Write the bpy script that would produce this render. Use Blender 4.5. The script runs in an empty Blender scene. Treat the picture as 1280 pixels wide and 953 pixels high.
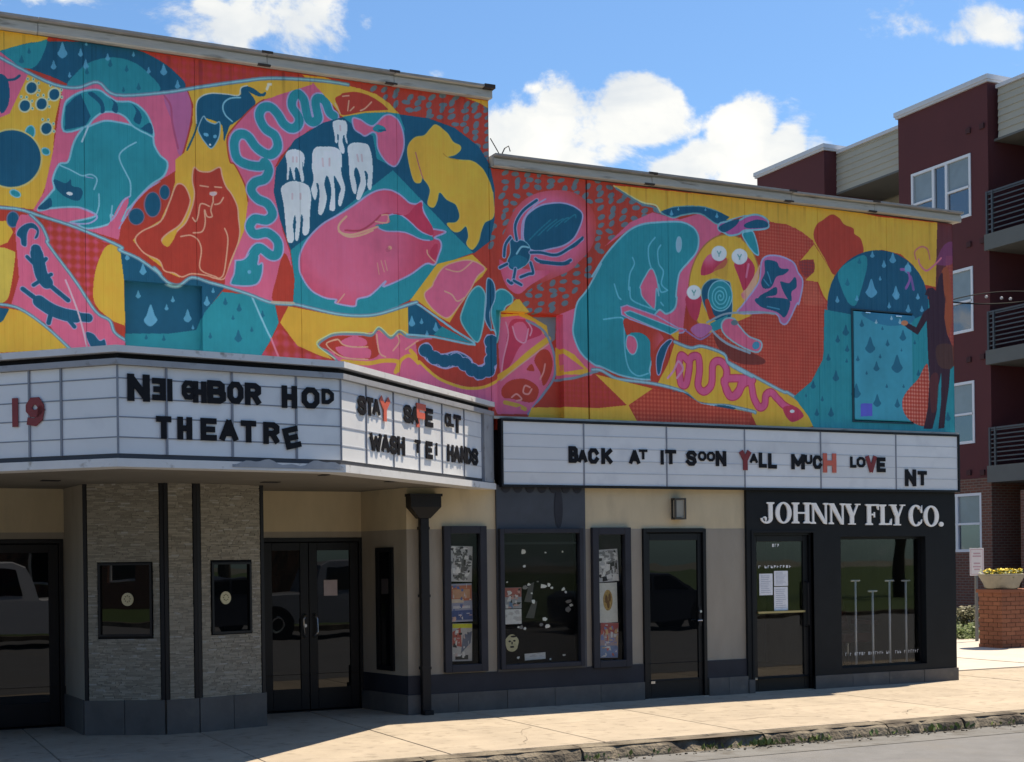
import bpy, bmesh, math, random
import numpy as np
from mathutils import Vector, Matrix

# ---------------------------------------------------------------- camera, light, exposure
F_PX, CY_PX, YAW, ROLL, DIST, EYE = 1751.95, 700.24, 0.450034, -0.0130607, 14.5, 1.70
def _axes():
    f = np.array([math.sin(YAW), math.cos(YAW), 0.0]); r = np.array([math.cos(YAW), -math.sin(YAW), 0.0])
    u = np.array([0, 0, 1.0]); c, s = math.cos(ROLL), math.sin(ROLL)
    return c*r+s*u, -s*r+c*u, f
AX_R, AX_U, AX_F = _axes()
def ray(px, py):
    return (px-640)/F_PX*AX_R-(py-CY_PX)/F_PX*AX_U+AX_F
def at(px, py, y=0.0):                       # point of the vertical plane y = const
    d = ray(px, py); k = (DIST+y)/d[1]
    return (d[0]*k, y, d[2]*k+EYE)
def onz(px, py, z=0.0):                      # point of the level plane z = const
    d = ray(px, py); k = (z-EYE)/d[2]
    return (d[0]*k, d[1]*k-DIST, z)
def onx(px, py, x):                          # point of the vertical plane x = const
    d = ray(px, py); k = x/d[0]
    return (x, d[1]*k-DIST, d[2]*k+EYE)


scene = bpy.context.scene
COL = scene.collection
cam_d = bpy.data.cameras.new("camera"); cam = bpy.data.objects.new("camera", cam_d); COL.objects.link(cam)
cam_d.sensor_width = 36; cam_d.lens = 36*F_PX/1280; cam_d.shift_y = (CY_PX-476.5)/1280
cam_d.clip_start = .05; cam_d.clip_end = 3000
m = Matrix((tuple(AX_R), tuple(AX_U), tuple(-AX_F))).transposed().to_4x4(); m.translation = (0, -DIST, EYE)
cam.matrix_world = m; scene.camera = cam

SUN_DIR = Vector((.443, .105, 1)).normalized()        # towards the sun: high, just behind the street front
sun_d = bpy.data.lights.new("sun", 'SUN'); sun_d.energy = 2.75; sun_d.angle = math.radians(.53); sun_d.color = (1, .96, .91)
sun = bpy.data.objects.new("sun", sun_d); COL.objects.link(sun)
sun.rotation_euler = SUN_DIR.to_track_quat('Z', 'Y').to_euler(); sun.location = (0, 0, 30)

scene.view_settings.view_transform = 'Standard'; scene.view_settings.look = 'None'
scene.view_settings.exposure = 1.6; scene.view_settings.gamma = 1.0
scene.view_settings.use_white_balance = True; scene.view_settings.white_balance_temperature = 8300
scene.render.engine = 'CYCLES'
scene.cycles.max_bounces = 8; scene.cycles.diffuse_bounces = 4; scene.cycles.transparent_max_bounces = 12

world = bpy.data.worlds.new("World"); scene.world = world; world.use_nodes = True
nt = world.node_tree; nt.nodes.clear()
def N(t, **k):
    n = nt.nodes.new(t)
    for a, b in k.items(): setattr(n, a, b)
    return n
def setin(n, i, v):
    if hasattr(v, 'is_output') or isinstance(v, bpy.types.NodeSocket): nt.links.new(v, n.inputs[i])
    else: n.inputs[i].default_value = v
def Mth(op, a, b=0., c=None, clamp=False):
    n = N('ShaderNodeMath', operation=op, use_clamp=clamp); setin(n, 0, a); setin(n, 1, b)
    if c is not None: setin(n, 2, c)
    return n.outputs[0]
def VM(op, a, b):
    n = N('ShaderNodeVectorMath', operation=op); setin(n, 0, a); setin(n, 1, b); return n
SKY_STRENGTH = .13
sky = N('ShaderNodeTexSky', sky_type='NISHITA', sun_disc=False)
sky.sun_elevation = math.asin(SUN_DIR.z); sky.sun_rotation = math.atan2(SUN_DIR.x, SUN_DIR.y)
sky.air_density = 1.0; sky.dust_density = .6; sky.ozone_density = 2.0
geo = N('ShaderNodeTexCoord').outputs['Generated']
nrm = VM('NORMALIZE', geo, (0, 0, 0)).outputs[0]
nz = N('ShaderNodeTexNoise'); nz.inputs['Scale'].default_value = 9.5; nz.inputs['Detail'].default_value = 9; nz.inputs['Roughness'].default_value = .60; nz.inputs['Distortion'].default_value = .25
nt.links.new(VM('MULTIPLY', nrm, (1, 1, 1.5)).outputs[0], nz.inputs['Vector'])
big = N('ShaderNodeTexNoise'); big.inputs['Scale'].default_value = 1.7; big.inputs['Detail'].default_value = 2
nt.links.new(VM('ADD', nrm, (3.1, 1.7, .4)).outputs[0], big.inputs['Vector'])
# banks of cumulus: where each stands in the sky (traced direction, half width, half height, weight)
BANKS = [(660,185,85,55,.62),(735,185,95,62,.75),(800,145,60,50,.8),(930,170,42,46,.85),(700,200,130,48,.8),(800,150,62,52,.8),(700,150,60,36,.5),(860,215,90,34,.8),(925,172,38,42,.75),(985,190,42,34,.75),(1020,185,34,24,.6),(950,225,90,40,.9),(780,215,150,36,.6),(620,170,30,50,.5),(640,215,80,24,.7),
         (135,4,66,20,.16),(205,20,30,20,.16),(545,93,16,10,.42),(310,33,34,12,.22),(1250,35,48,28,.40),(1200,48,26,12,.28),(262,8,18,10,.3),(1262,95,28,16,.3),(665,112,16,9,.25)]
acc = None
for px, py, rx, ry, w in BANKS:
    c = Vector(ray(px, py)).normalized(); k = 1/F_PX*.93
    v = VM('SUBTRACT', nrm, tuple(c)).outputs[0]
    v = VM('MULTIPLY', v, (1/(rx*k), 1/(rx*k), 1/(ry*k))).outputs[0]
    l = N('ShaderNodeVectorMath', operation='LENGTH'); nt.links.new(v, l.inputs[0])
    mr = N('ShaderNodeMapRange', interpolation_type='SMOOTHSTEP'); nt.links.new(l.outputs['Value'], mr.inputs[0])
    mr.inputs[1].default_value = 1.5; mr.inputs[2].default_value = .2; mr.inputs[3].default_value = 0; mr.inputs[4].default_value = w
    acc = mr.outputs[0] if acc is None else Mth('MAXIMUM', acc, mr.outputs[0])
dens = Mth('ADD', Mth('MULTIPLY', Mth('SUBTRACT', nz.outputs['Fac'], .5), 3.0), acc)
dens = Mth('ADD', dens, Mth('MULTIPLY', Mth('SUBTRACT', big.outputs['Fac'], .545), 1.0))
cl = N('ShaderNodeMapRange', interpolation_type='SMOOTHSTEP'); nt.links.new(dens, cl.inputs[0])
cl.inputs[1].default_value = .20; cl.inputs[2].default_value = .50
thick = N('ShaderNodeMapRange', interpolation_type='SMOOTHSTEP'); nt.links.new(dens, thick.inputs[0])
thick.inputs[1].default_value = .3; thick.inputs[2].default_value = 1.3
sep = N('ShaderNodeSeparateXYZ'); nt.links.new(nrm, sep.inputs[0])
cc = N('ShaderNodeMix', data_type='RGBA'); n2 = N('ShaderNodeTexNoise'); n2.inputs['Scale'].default_value = 11; n2.inputs['Detail'].default_value = 5; n2.inputs['Distortion'].default_value = .5
nt.links.new(VM('MULTIPLY', nrm, (1, 1, 2.2)).outputs[0], n2.inputs['Vector'])
nt.links.new(Mth('ADD', Mth('MULTIPLY', thick.outputs[0], .35), Mth('MULTIPLY', Mth('SUBTRACT', n2.outputs['Fac'], .36), 2.2), clamp=True), cc.inputs[0])
cc.inputs[6].default_value = (1.75, 2.1, 2.65, 1); cc.inputs[7].default_value = (2.75, 3.0, 3.3, 1)
skc = N('ShaderNodeMix', data_type='RGBA', blend_type='MULTIPLY'); skc.inputs[0].default_value = 1
nt.links.new(sky.outputs[0], skc.inputs[6]); skc.inputs[7].default_value = (.225, .370, .525, 1)
mx = N('ShaderNodeMix', data_type='RGBA'); nt.links.new(Mth('MULTIPLY', cl.outputs[0], .94), mx.inputs[0])
nt.links.new(skc.outputs[2], mx.inputs[6]); nt.links.new(cc.outputs[2], mx.inputs[7])
bg = N('ShaderNodeBackground'); bg.inputs[1].default_value = SKY_STRENGTH; nt.links.new(mx.outputs[2], bg.inputs[0])
wo = N('ShaderNodeOutputWorld'); nt.links.new(bg.outputs[0], wo.inputs[0])

# ---------------------------------------------------------------- helpers
random.seed(11)
def lin(c): return tuple((v/255/12.92 if v/255 <= .04045 else ((v/255+.055)/1.055)**2.4) for v in c)
MATS = {}
def mat(name, col, rough=.7, var=.12, scale=6., bump=.0, bscale=60., metal=0., spec=.5, spots=None, stretch=(1, 1, 1), objvar=0):
    """procedural surface: base colour with two scales of mottling, optional stains and fine relief"""
    if name in MATS: return MATS[name]
    m = bpy.data.materials.new(name); m.use_nodes = True; t = m.node_tree; b = t.nodes['Principled BSDF']
    b.inputs['Roughness'].default_value = rough; b.inputs['Metallic'].default_value = metal; b.inputs['Specular IOR Level'].default_value = spec
    tc = t.nodes.new('ShaderNodeTexCoord'); mp = t.nodes.new('ShaderNodeMapping'); mp.inputs['Scale'].default_value = stretch
    t.links.new(tc.outputs['Object'], mp.inputs[0])
    n1 = t.nodes.new('ShaderNodeTexNoise'); n1.inputs['Scale'].default_value = scale; n1.inputs['Detail'].default_value = 6; n1.inputs['Roughness'].default_value = .62
    t.links.new(mp.outputs[0], n1.inputs['Vector'])
    mr = t.nodes.new('ShaderNodeMapRange'); mr.inputs[1].default_value = .25; mr.inputs[2].default_value = .75; mr.inputs[3].default_value = 1-var; mr.inputs[4].default_value = 1+var
    t.links.new(n1.outputs['Fac'], mr.inputs[0])
    mul = t.nodes.new('ShaderNodeVectorMath'); mul.operation = 'SCALE'; mul.inputs[0].default_value = col[:3]; t.links.new(mr.outputs[0], mul.inputs['Scale'])
    out = mul.outputs[0]
    if spots:
        sc2, lo, hi, c2 = spots
        n2 = t.nodes.new('ShaderNodeTexNoise'); n2.inputs['Scale'].default_value = sc2; n2.inputs['Detail'].default_value = 5; t.links.new(mp.outputs[0], n2.inputs['Vector'])
        r2 = t.nodes.new('ShaderNodeMapRange'); r2.inputs[1].default_value = lo; r2.inputs[2].default_value = hi; t.links.new(n2.outputs['Fac'], r2.inputs[0])
        mxn = t.nodes.new('ShaderNodeMix'); mxn.data_type = 'RGBA'; t.links.new(r2.outputs[0], mxn.inputs[0]); t.links.new(out, mxn.inputs[6]); mxn.inputs[7].default_value = (*c2, 1); out = mxn.outputs[2]
    if objvar:                                # each piece a touch lighter or darker than its neighbours
        oi = t.nodes.new('ShaderNodeObjectInfo'); ro = t.nodes.new('ShaderNodeMapRange'); ro.inputs[3].default_value = 1-objvar; ro.inputs[4].default_value = 1+objvar*.4; t.links.new(oi.outputs['Random'], ro.inputs[0])
        so = t.nodes.new('ShaderNodeVectorMath'); so.operation = 'SCALE'; t.links.new(out, so.inputs[0]); t.links.new(ro.outputs[0], so.inputs['Scale']); out = so.outputs[0]
    t.links.new(out, b.inputs['Base Color'])
    if bump:
        n3 = t.nodes.new('ShaderNodeTexNoise'); n3.inputs['Scale'].default_value = bscale; n3.inputs['Detail'].default_value = 4; t.links.new(tc.outputs['Object'], n3.inputs['Vector'])
        bp = t.nodes.new('ShaderNodeBump'); bp.inputs['Strength'].default_value = bump; bp.inputs['Distance'].default_value = .02; t.links.new(n3.outputs['Fac'], bp.inputs['Height']); t.links.new(bp.outputs[0], b.inputs['Normal'])
    MATS[name] = m; return m
def glass_mat(name, tint, through=.0, ior=1.6, rough=.01):
    """window glass: fresnel mirror over either darkness or a tinted view through"""
    if name in MATS: return MATS[name]
    m = bpy.data.materials.new(name); m.use_nodes = True; t = m.node_tree; t.nodes.clear()
    fr = t.nodes.new('ShaderNodeFresnel'); ge = t.nodes.new('ShaderNodeNewGeometry'); im_ = t.nodes.new('ShaderNodeMix')
    t.links.new(ge.outputs['Backfacing'], im_.inputs[0]); im_.inputs[2].default_value = ior; im_.inputs[3].default_value = 1/ior; t.links.new(im_.outputs[0], fr.inputs[0])
    gl = t.nodes.new('ShaderNodeBsdfGlossy'); gl.inputs['Roughness'].default_value = rough; gl.inputs['Color'].default_value = (.95, .97, 1, 1)
    nzt = t.nodes.new('ShaderNodeTexNoise'); nzt.inputs['Scale'].default_value = 1.3; tc = t.nodes.new('ShaderNodeTexCoord'); t.links.new(tc.outputs['Object'], nzt.inputs['Vector'])
    bp = t.nodes.new('ShaderNodeBump'); bp.inputs['Strength'].default_value = .04; bp.inputs['Distance'].default_value = .03; t.links.new(nzt.outputs['Fac'], bp.inputs['Height']); t.links.new(bp.outputs[0], gl.inputs['Normal'])
    if through > 0:
        a = t.nodes.new('ShaderNodeBsdfTransparent'); a.inputs[0].default_value = (through, through, through*.98, 1)
    else:
        a = t.nodes.new('ShaderNodeBsdfDiffuse'); a.inputs[0].default_value = (*tint, 1)
    mxs = t.nodes.new('ShaderNodeMixShader'); t.links.new(fr.outputs[0], mxs.inputs[0]); t.links.new(a.outputs[0], mxs.inputs[1]); t.links.new(gl.outputs[0], mxs.inputs[2])
    o = t.nodes.new('ShaderNodeOutputMaterial'); t.links.new(mxs.outputs[0], o.inputs[0])
    MATS[name] = m; return m

class MB:
    def __init__(s): s.v = []; s.f = []; s.uv = None
    def poly(s, pts):
        b = len(s.v); s.v += [tuple(p) for p in pts]; s.f.append(tuple(range(b, b+len(pts)))); return s
    def box(s, x0, x1, y0, y1, z0, z1):
        b = len(s.v); s.v += [(x0,y0,z0),(x1,y0,z0),(x1,y1,z0),(x0,y1,z0),(x0,y0,z1),(x1,y0,z1),(x1,y1,z1),(x0,y1,z1)]
        s.f += [tuple(b+i for i in q) for q in ((0,3,2,1),(4,5,6,7),(0,1,5,4),(1,2,6,5),(2,3,7,6),(3,0,4,7))]; return s
    def obox(s, o, ex, ey, ez):              # box from a corner and three edge vectors
        o, ex, ey, ez = map(Vector, (o, ex, ey, ez)); b = len(s.v)
        s.v += [tuple(p) for p in (o, o+ex, o+ex+ey, o+ey, o+ez, o+ex+ez, o+ex+ey+ez, o+ey+ez)]
        s.f += [tuple(b+i for i in q) for q in ((0,3,2,1),(4,5,6,7),(0,1,5,4),(1,2,6,5),(2,3,7,6),(3,0,4,7))]; return s
    def prism(s, pts, off):                  # closed outline (3-D points) pushed along a vector
        off = Vector(off); n = len(pts); b = len(s.v); s.v += [tuple(p) for p in pts]+[tuple(Vector(p)+off) for p in pts]
        s.f.append(tuple(range(b, b+n))); s.f.append(tuple(range(b+2*n-1, b+n-1, -1)))
        for i in range(n): j = (i+1) % n; s.f.append((b+j, b+i, b+n+i, b+n+j))
        return s
    def tube(s, pts, r, n=8, cap=True):
        pts = [Vector(p) for p in pts]; rs = r if isinstance(r, (list, tuple)) else [r]*len(pts); b = len(s.v)
        for i, p in enumerate(pts):
            d = (pts[min(i+1, len(pts)-1)]-pts[max(i-1, 0)]).normalized(); a = d.orthogonal().normalized() if abs(d.z) < .9 else Vector((1, 0, 0)); c = d.cross(a).normalized(); a = c.cross(d).normalized()
            for k in range(n): t = 2*math.pi*k/n; s.v.append(tuple(p+(a*math.cos(t)+c*math.sin(t))*rs[i]))
        for i in range(len(pts)-1):
            for k in range(n): k2 = (k+1) % n; s.f.append((b+i*n+k, b+i*n+k2, b+(i+1)*n+k2, b+(i+1)*n+k))
        if cap: s.f.append(tuple(b+k for k in range(n-1, -1, -1))); s.f.append(tuple(b+(len(pts)-1)*n+k for k in range(n)))
        return s
    def lathe(s, o, prof, n=24, axis='z'):
        b = len(s.v)
        for r, h in prof:
            for k in range(n):
                t = 2*math.pi*k/n; c, d = r*math.cos(t), r*math.sin(t)
                s.v.append((o[0]+c, o[1]+d, o[2]+h) if axis == 'z' else (o[0]+c, o[1]+h, o[2]+d))
        for i in range(len(prof)-1):
            for k in range(n): k2 = (k+1) % n; s.f.append((b+i*n+k, b+i*n+k2, b+(i+1)*n+k2, b+(i+1)*n+k))
        s.f.append(tuple(b+k for k in range(n-1, -1, -1))); s.f.append(tuple(b+(len(prof)-1)*n+k for k in range(n)))
        return s
    def build(s, name, material, parent=None, smooth=False, bevel=0, **props):
        me = bpy.data.meshes.new(name); me.from_pydata(s.v, [], s.f); me.update()
        bm = bmesh.new(); bm.from_mesh(me); bmesh.ops.recalc_face_normals(bm, faces=bm.faces); bm.to_mesh(me); bm.free()
        if smooth: me.polygons.foreach_set('use_smooth', [True]*len(me.polygons))
        me.materials.append(material)
        o = bpy.data.objects.new(name, me); COL.objects.link(o)
        if parent is not None: o.parent = parent; o.matrix_parent_inverse = Matrix.Translation(-Vector(parent.location))
        if bevel:
            md = o.modifiers.new('bevel', 'BEVEL'); md.width = bevel; md.segments = 2; md.limit_method = 'ANGLE'
        for k, v in props.items(): o[k] = v
        return o
def thing(name, label, cat, loc=(0, 0, 0), group=None):
    o = bpy.data.objects.new(name, None); o.location = loc; o.empty_display_size = .2; COL.objects.link(o)
    o['label'] = label; o['category'] = cat
    if group: o['group'] = group
    return o
def struct_empty(name, loc=(0, 0, 0)):
    o = bpy.data.objects.new(name, None); o.location = loc; COL.objects.link(o); o['kind'] = 'structure'; return o
def onplane(px, py, p0, p1, off=0.):          # point of the upright plane through p0-p1 (x, y pairs), moved off metres towards the street
    e = Vector((p1[0]-p0[0], p1[1]-p0[1], 0)).normalized(); n = Vector((e.y, -e.x, 0))
    d = Vector(ray(px, py)); c = Vector((0, -DIST, EYE)); q = Vector((p0[0], p0[1], 0))+n*off
    k = n.dot(q-c)/n.dot(d); return c+d*k
def perf(mb, x0, x1, z0, z1, holes, y, depth, back=False):
    """upright wall face at y with rectangular openings and their reveals"""
    xs = sorted({x0, x1, *[h[0] for h in holes], *[h[1] for h in holes]}); zs = sorted({z0, z1, *[h[2] for h in holes], *[h[3] for h in holes]})
    xs = [x for x in xs if x0 <= x <= x1]; zs = [z for z in zs if z0 <= z <= z1]
    for i in range(len(xs)-1):
        for j in range(len(zs)-1):
            cx, cz = (xs[i]+xs[i+1])/2, (zs[j]+zs[j+1])/2
            if any(h[0] < cx < h[1] and h[2] < cz < h[3] for h in holes): continue
            mb.poly([(xs[i], y, zs[j]), (xs[i+1], y, zs[j]), (xs[i+1], y, zs[j+1]), (xs[i], y, zs[j+1])])
    for a, b, c, d in holes:
        a, b, c, d = max(a, x0), min(b, x1), max(c, z0), min(d, z1)
        if b <= a or d <= c: continue
        for q in ([(a,y,c),(a,y,d),(a,y+depth,d),(a,y+depth,c)], [(b,y,c),(b,y+depth,c),(b,y+depth,d),(b,y,d)], [(a,y,d),(b,y,d),(b,y+depth,d),(a,y+depth,d)], [(a,y,c),(a,y+depth,c),(b,y+depth,c),(b,y,c)]): mb.poly(q)
    return mb
def frame(mb, x0, x1, z0, z1, w, y0, y1, wb=None, wt=None):
    wb = w if wb is None else wb; wt = w if wt is None else wt
    mb.box(x0, x0+w, y0, y1, z0, z1); mb.box(x1-w, x1, y0, y1, z0, z1); mb.box(x0+w, x1-w, y0, y1, z1-wt, z1); mb.box(x0+w, x1-w, y0, y1, z0, z0+wb); return mb

# ---------------------------------------------------------------- mural: the flat painted picture on the upper wall, rasterised into one image
MX0, MX1, MZ0, MZ1, MRES = -2.0, 13.8, 3.2, 7.1, 0.0055
MW, MH = int((MX1-MX0)/MRES), int((MZ1-MZ0)/MRES)
REG = dict(A=(0,20,6.355), B=(0,160,6.355), C=(0,300,6.355), D=(180,60,6.355), E=(180,200,6.355), F=(180,320,6.355),
 G=(340,60,6.355), H=(340,200,6.355), I=(340,330,6.355), J=(480,90,6.355), K=(480,220,6.355), L=(480,350,6.355),
 M=(600,190,6.355), N=(600,330,4.765), O=(740,220,6.355), Q=(740,350,5.295), R=(860,230,6.355), S=(880,380,5.955),
 T=(1000,230,6.355), U=(1000,370,5.445), P=(0,0,1.0))
YEL=(240,180,64); PNK=(234,106,136); RED=(200,66,48); TEA=(0,148,158); NAV=(0,92,120); OUT=(132,196,208)
LAV=(176,170,206); GRY=(104,128,134); WHT=(226,230,228); CRI=(212,62,88); DRP=(96,178,206); CRM=(244,176,140); DPK=(196,84,120)

def paint_mural():
    img = np.empty((MH, MW, 3), np.float32); img[:] = np.array(RED)/255
    def tr(s):
        out = []
        for part in s.strip().split('|'):
            reg, rest = part.strip().split(' ', 1); ox, oy, k = REG[reg]
            for t in rest.split():
                a, b = t.split(','); out.append((ox+float(a)/k, oy+float(b)/k))
        return np.array(out)
    def smooth(p, closed, n=5):
        m = len(p)
        if m < 3: return p
        o = []
        for i in range(m if closed else m-1):
            if closed: a, b, c, d = p[(i-1) % m], p[i], p[(i+1) % m], p[(i+2) % m]
            else: a, b, c, d = p[max(i-1, 0)], p[i], p[i+1], p[min(i+2, m-1)]
            for t in np.arange(n)/n:
                o.append(.5*((2*b)+(c-a)*t+(2*a-5*b+4*c-d)*t*t+(3*b-a-3*c+d)*t**3))
        if not closed: o.append(p[-1])
        return np.array(o)
    def wall(p):
        q = np.array([at(x, y) for x, y in p]); return np.stack([(q[:, 0]-MX0)/MRES, (q[:, 2]-MZ0)/MRES], 1)
    def inside(w):
        x0 = max(int(w[:, 0].min())-1, 0); x1 = min(int(w[:, 0].max())+2, MW)
        y0 = max(int(w[:, 1].min())-1, 0); y1 = min(int(w[:, 1].max())+2, MH)
        if x1 <= x0 or y1 <= y0: return None
        X, Y = np.meshgrid(np.arange(x0, x1)+.5, np.arange(y0, y1)+.5)
        c = np.zeros(X.shape, bool); n = len(w)
        for i in range(n):
            ax, ay = w[i]; bx, by = w[(i+1) % n]
            if ay == by: continue
            lo, hi = (ay, by) if ay < by else (by, ay)
            r0 = max(int(lo)-1-y0, 0); r1 = min(int(hi)+2-y0, Y.shape[0])
            if r1 <= r0: continue
            Ys = Y[r0:r1]; Xs = X[r0:r1]
            c[r0:r1] ^= ((Ys >= lo) & (Ys < hi)) & (Xs < ax+(Ys-ay)*(bx-ax)/(by-ay))
        return (slice(y0, y1), slice(x0, x1)), c, X, Y
    def fill(col, s, sm=True, grid=None, alpha=1.0, fade=None):
        p = tr(s); p = smooth(p, True) if sm else p
        r = inside(wall(p))
        if r is None: return p
        sl, c, X, Y = r; v = img[sl]; k = np.array(col, np.float32)/255
        if fade is not None:                 # a brushed blend to a second colour: (colour, px x, px y, inner px, outer px)
            k2, fx, fy, r0, r1 = fade; ctr = wall(np.array([[fx, fy]]))[0]; sc = .0062/MRES
            t = np.clip((np.hypot(X-ctr[0], Y-ctr[1])/sc-r0)/(r1-r0), 0, 1)[..., None]
            kk = k*(1-t)+np.array(k2, np.float32)/255*t
        else: kk = np.broadcast_to(k, v.shape).copy()
        if grid is not None:
            k2, per, amt = grid; g = (.5+.5*np.cos(X*2*math.pi*MRES/per))*.5+(.5+.5*np.cos(Y*2*math.pi*MRES/per))*.5
            g = np.clip((g-.3)*1.6, 0, 1)[..., None]*amt; kk = kk*(1-g)+np.array(k2, np.float32)/255*g
        v[c] = v[c]*(1-alpha)+kk[c]*alpha
        return p
    def line(col, w, s=None, closed=False, p=None, alpha=1.0, sm=True):
        if p is None:
            p = tr(s); p = smooth(p, closed) if sm else p
        q = wall(p)
        if closed: q = np.vstack([q, q[:1]])
        for i in range(len(q)-1):
            xm = p[i % len(p)]; d = ray(xm[0], xm[1]); hw = w*.5*(DIST/d[1])/F_PX/MRES*(1.06)
            a, b = q[i], q[i+1]
            x0 = max(int(min(a[0], b[0])-hw-1), 0); x1 = min(int(max(a[0], b[0])+hw+2), MW)
            y0 = max(int(min(a[1], b[1])-hw-1), 0); y1 = min(int(max(a[1], b[1])+hw+2), MH)
            if x1 <= x0 or y1 <= y0: continue
            X, Y = np.meshgrid(np.arange(x0, x1)+.5, np.arange(y0, y1)+.5)
            d0 = b-a; L2 = max(float(d0@d0), 1e-9); t = np.clip(((X-a[0])*d0[0]+(Y-a[1])*d0[1])/L2, 0, 1)
            m = np.clip(hw+.5-np.hypot(X-a[0]-t*d0[0], Y-a[1]-t*d0[1]), 0, 1)[..., None]*alpha
            v = img[y0:y1, x0:x1]; v[:] = v*(1-m)+np.array(col, np.float32)/255*m
    def shape(col, s, out=OUT, w=2.0, **k):
        p = fill(col, s, **k); line(out, w, p=p, closed=True)
    def oval(col, reg, cx, cy, rx, ry, ang=0, out=None, w=1.2, **k):
        a = math.radians(ang); s = reg+' '+' '.join('%.1f,%.1f' % (cx+rx*math.cos(t)*math.cos(a)-ry*math.sin(t)*math.sin(a), cy+rx*math.cos(t)*math.sin(a)+ry*math.sin(t)*math.cos(a)) for t in np.arange(14)*math.pi/7)
        p = fill(col, s, **k)
        if out: line(out, w, p=p, closed=True)
    def drop(col, reg, cx, cy, r, alpha=.85):
        fill(col, reg+' %g,%g %g,%g %g,%g %g,%g %g,%g %g,%g' % (cx, cy-2.0*r, cx+.55*r, cy-.5*r, cx+.95*r, cy+.35*r, cx, cy+1.15*r, cx-.95*r, cy+.35*r, cx-.55*r, cy-.5*r), alpha=alpha)
    def drops(col, reg, s, alpha=.85):
        for t in s.split():
            a, b, c = map(float, t.split(',')); drop(col, reg, a, b, c, alpha)

    # --- left end, top: rain dome
    fill(RED, 'P 55,35 420,80 420,100 55,110', sm=False, grid=(CRI, .09, .5))
    fill(YEL, 'A -60,60 395,140 360,215 -60,330', sm=False)
    fill(NAV, 'A -60,300 150,235 300,208 600,205 850,218 1100,275 1264,354 1384,444 1474,565 1271,600 1100,615 930,630 780,540 600,565 400,480 -60,320')
    fill(TEA, 'A -60,300 150,235 300,208 375,205 250,420 -60,310')
    fill(TEA, 'A 530,545 600,460 700,375 880,330 1050,365 1180,460 1265,600 930,632 780,540 600,565')
    drops(DRP, 'A', '495,290,42 640,300,22 425,400,24 680,395,26 552,475,15 855,335,20 1060,310,14 1180,440,18 685,225,12')
    drops(DRP, 'D', '155,185,30 265,300,22')
    drops(NAV, 'A', '230,285,16 170,355,22 875,385,20 1005,425,18 690,445,18 1100,570,20 980,590,14', .6)
    # --- spotted yellow and the raccoon panel
    fill(PNK, 'P -6,60 35,92 30,150 -6,170', sm=False)
    fill(YEL, 'P 35,93 78,110 69,150 66,192 60,225 52,245 42,262 -6,256 -6,150 12,142', sm=False)
    fill(PNK, 'P 78,110 95,112 122,104 145,120 205,116 233,112 240,132 238,156 227,194 219,214 200,226 170,258 152,285 148,300 100,285 41,263 55,240 66,190', sm=False)
    fill(NAV, 'A -30,480 50,490 75,600 60,720 0,760')
    line(NAV, 2.5, 'A 30,510 110,505 155,475')
    for cx, cy in ((250,572),(430,625),(197,715),(330,700),(368,895)):
        oval(NAV, 'A', cx, cy, 46, 50, 20, out=(214,214,170), w=1.6)
        for dx, dy in ((-30,-64),(14,-62),(56,-34),(60,20)): oval(TEA, 'A', cx+dx, cy+dy*1.1, 9, 11, out=(214,214,170), w=.7)
    oval(TEA, 'B', 238, 38, 38, 55, 10, out=OUT); oval(TEA, 'B', 362, 188, 34, 26, 30, out=OUT)
    oval(TEA, 'B', 120, 522, 44, 26, 25, out=OUT)
    oval(NAV, 'B', 90, 245, 240, 232, 0, out=(220,196,120), w=2)
    # raccoon: body, tail
    shape(TEA, 'B 300,650 410,510 430,480 420,400 470,290 540,270 575,150 610,70 680,-20 |A 700,880 830,835 960,850 1060,875 1150,900 1210,953 |B 1225,140 1271,220 1330,280 1300,380 1200,450 1110,540 1040,620 1000,660 960,740 880,690 870,760 700,800 600,760 560,750 700,720 760,690 640,635 520,630 400,640', w=2.2)
    shape(TEA, 'A 505,915 510,720 560,650 660,600 780,590 860,640 930,680 1040,685 1130,740 1190,830 1220,953 1170,940 1060,880 990,800 900,765 810,770 740,820 680,880', w=2.2)
    fill(NAV, 'A 515,905 520,720 590,650 640,620 720,800 680,870 600,890', sm=False)
    for s in ('A 700,620 790,700 800,770 830,760 815,680 740,610', 'A 880,660 900,690 890,750 930,770 930,700', 'A 1050,700 1080,760 1060,830 1110,860 1120,780', 'A 1190,850 1120,890 1090,880 1180,930 1215,930'): fill(NAV, s)
    line(OUT, 1.8, 'B 1080,115 1000,160 950,210 955,270 1000,360 1035,440 1035,540'); line(OUT, 1.8, 'B 785,525 785,620 760,700'); line(OUT, 1.8, 'B 890,620 880,740')
    line(OUT, 1.8, 'B 480,300 560,335 650,380 720,370 770,410 745,490'); line(LAV, 1.2, 'B 680,390 740,400')
    fill(NAV, 'B 430,410 520,440 560,410 570,460 640,480 655,530 620,580 540,560 480,520 440,470'); oval(WHT, 'B', 552, 523, 26, 14, 10)
    fill(NAV, 'B 300,640 350,590 400,560 410,620 350,650')
    fill(PNK, 'B 900,700 960,590 1010,550 1020,600 960,740 950,800 860,790'); line(LAV, 1.8, 'B 880,740 920,690 980,580 1030,545')
    line(LAV, 2, 'B 530,755 700,760 770,700 640,635'); line(LAV, 1.6, 'B 1271,430 1180,480 1080,580 1010,690 945,800')
    # streak of the pink arc
    fill((204,108,152), 'D 160,375 340,330 382,450 370,600 310,840 265,820 225,600')
    line(DPK, 2.2, 'D 160,380 210,460 225,600 270,800'); line(RED, 2, 'D 345,335 382,450 372,600 310,840 255,945')
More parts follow.
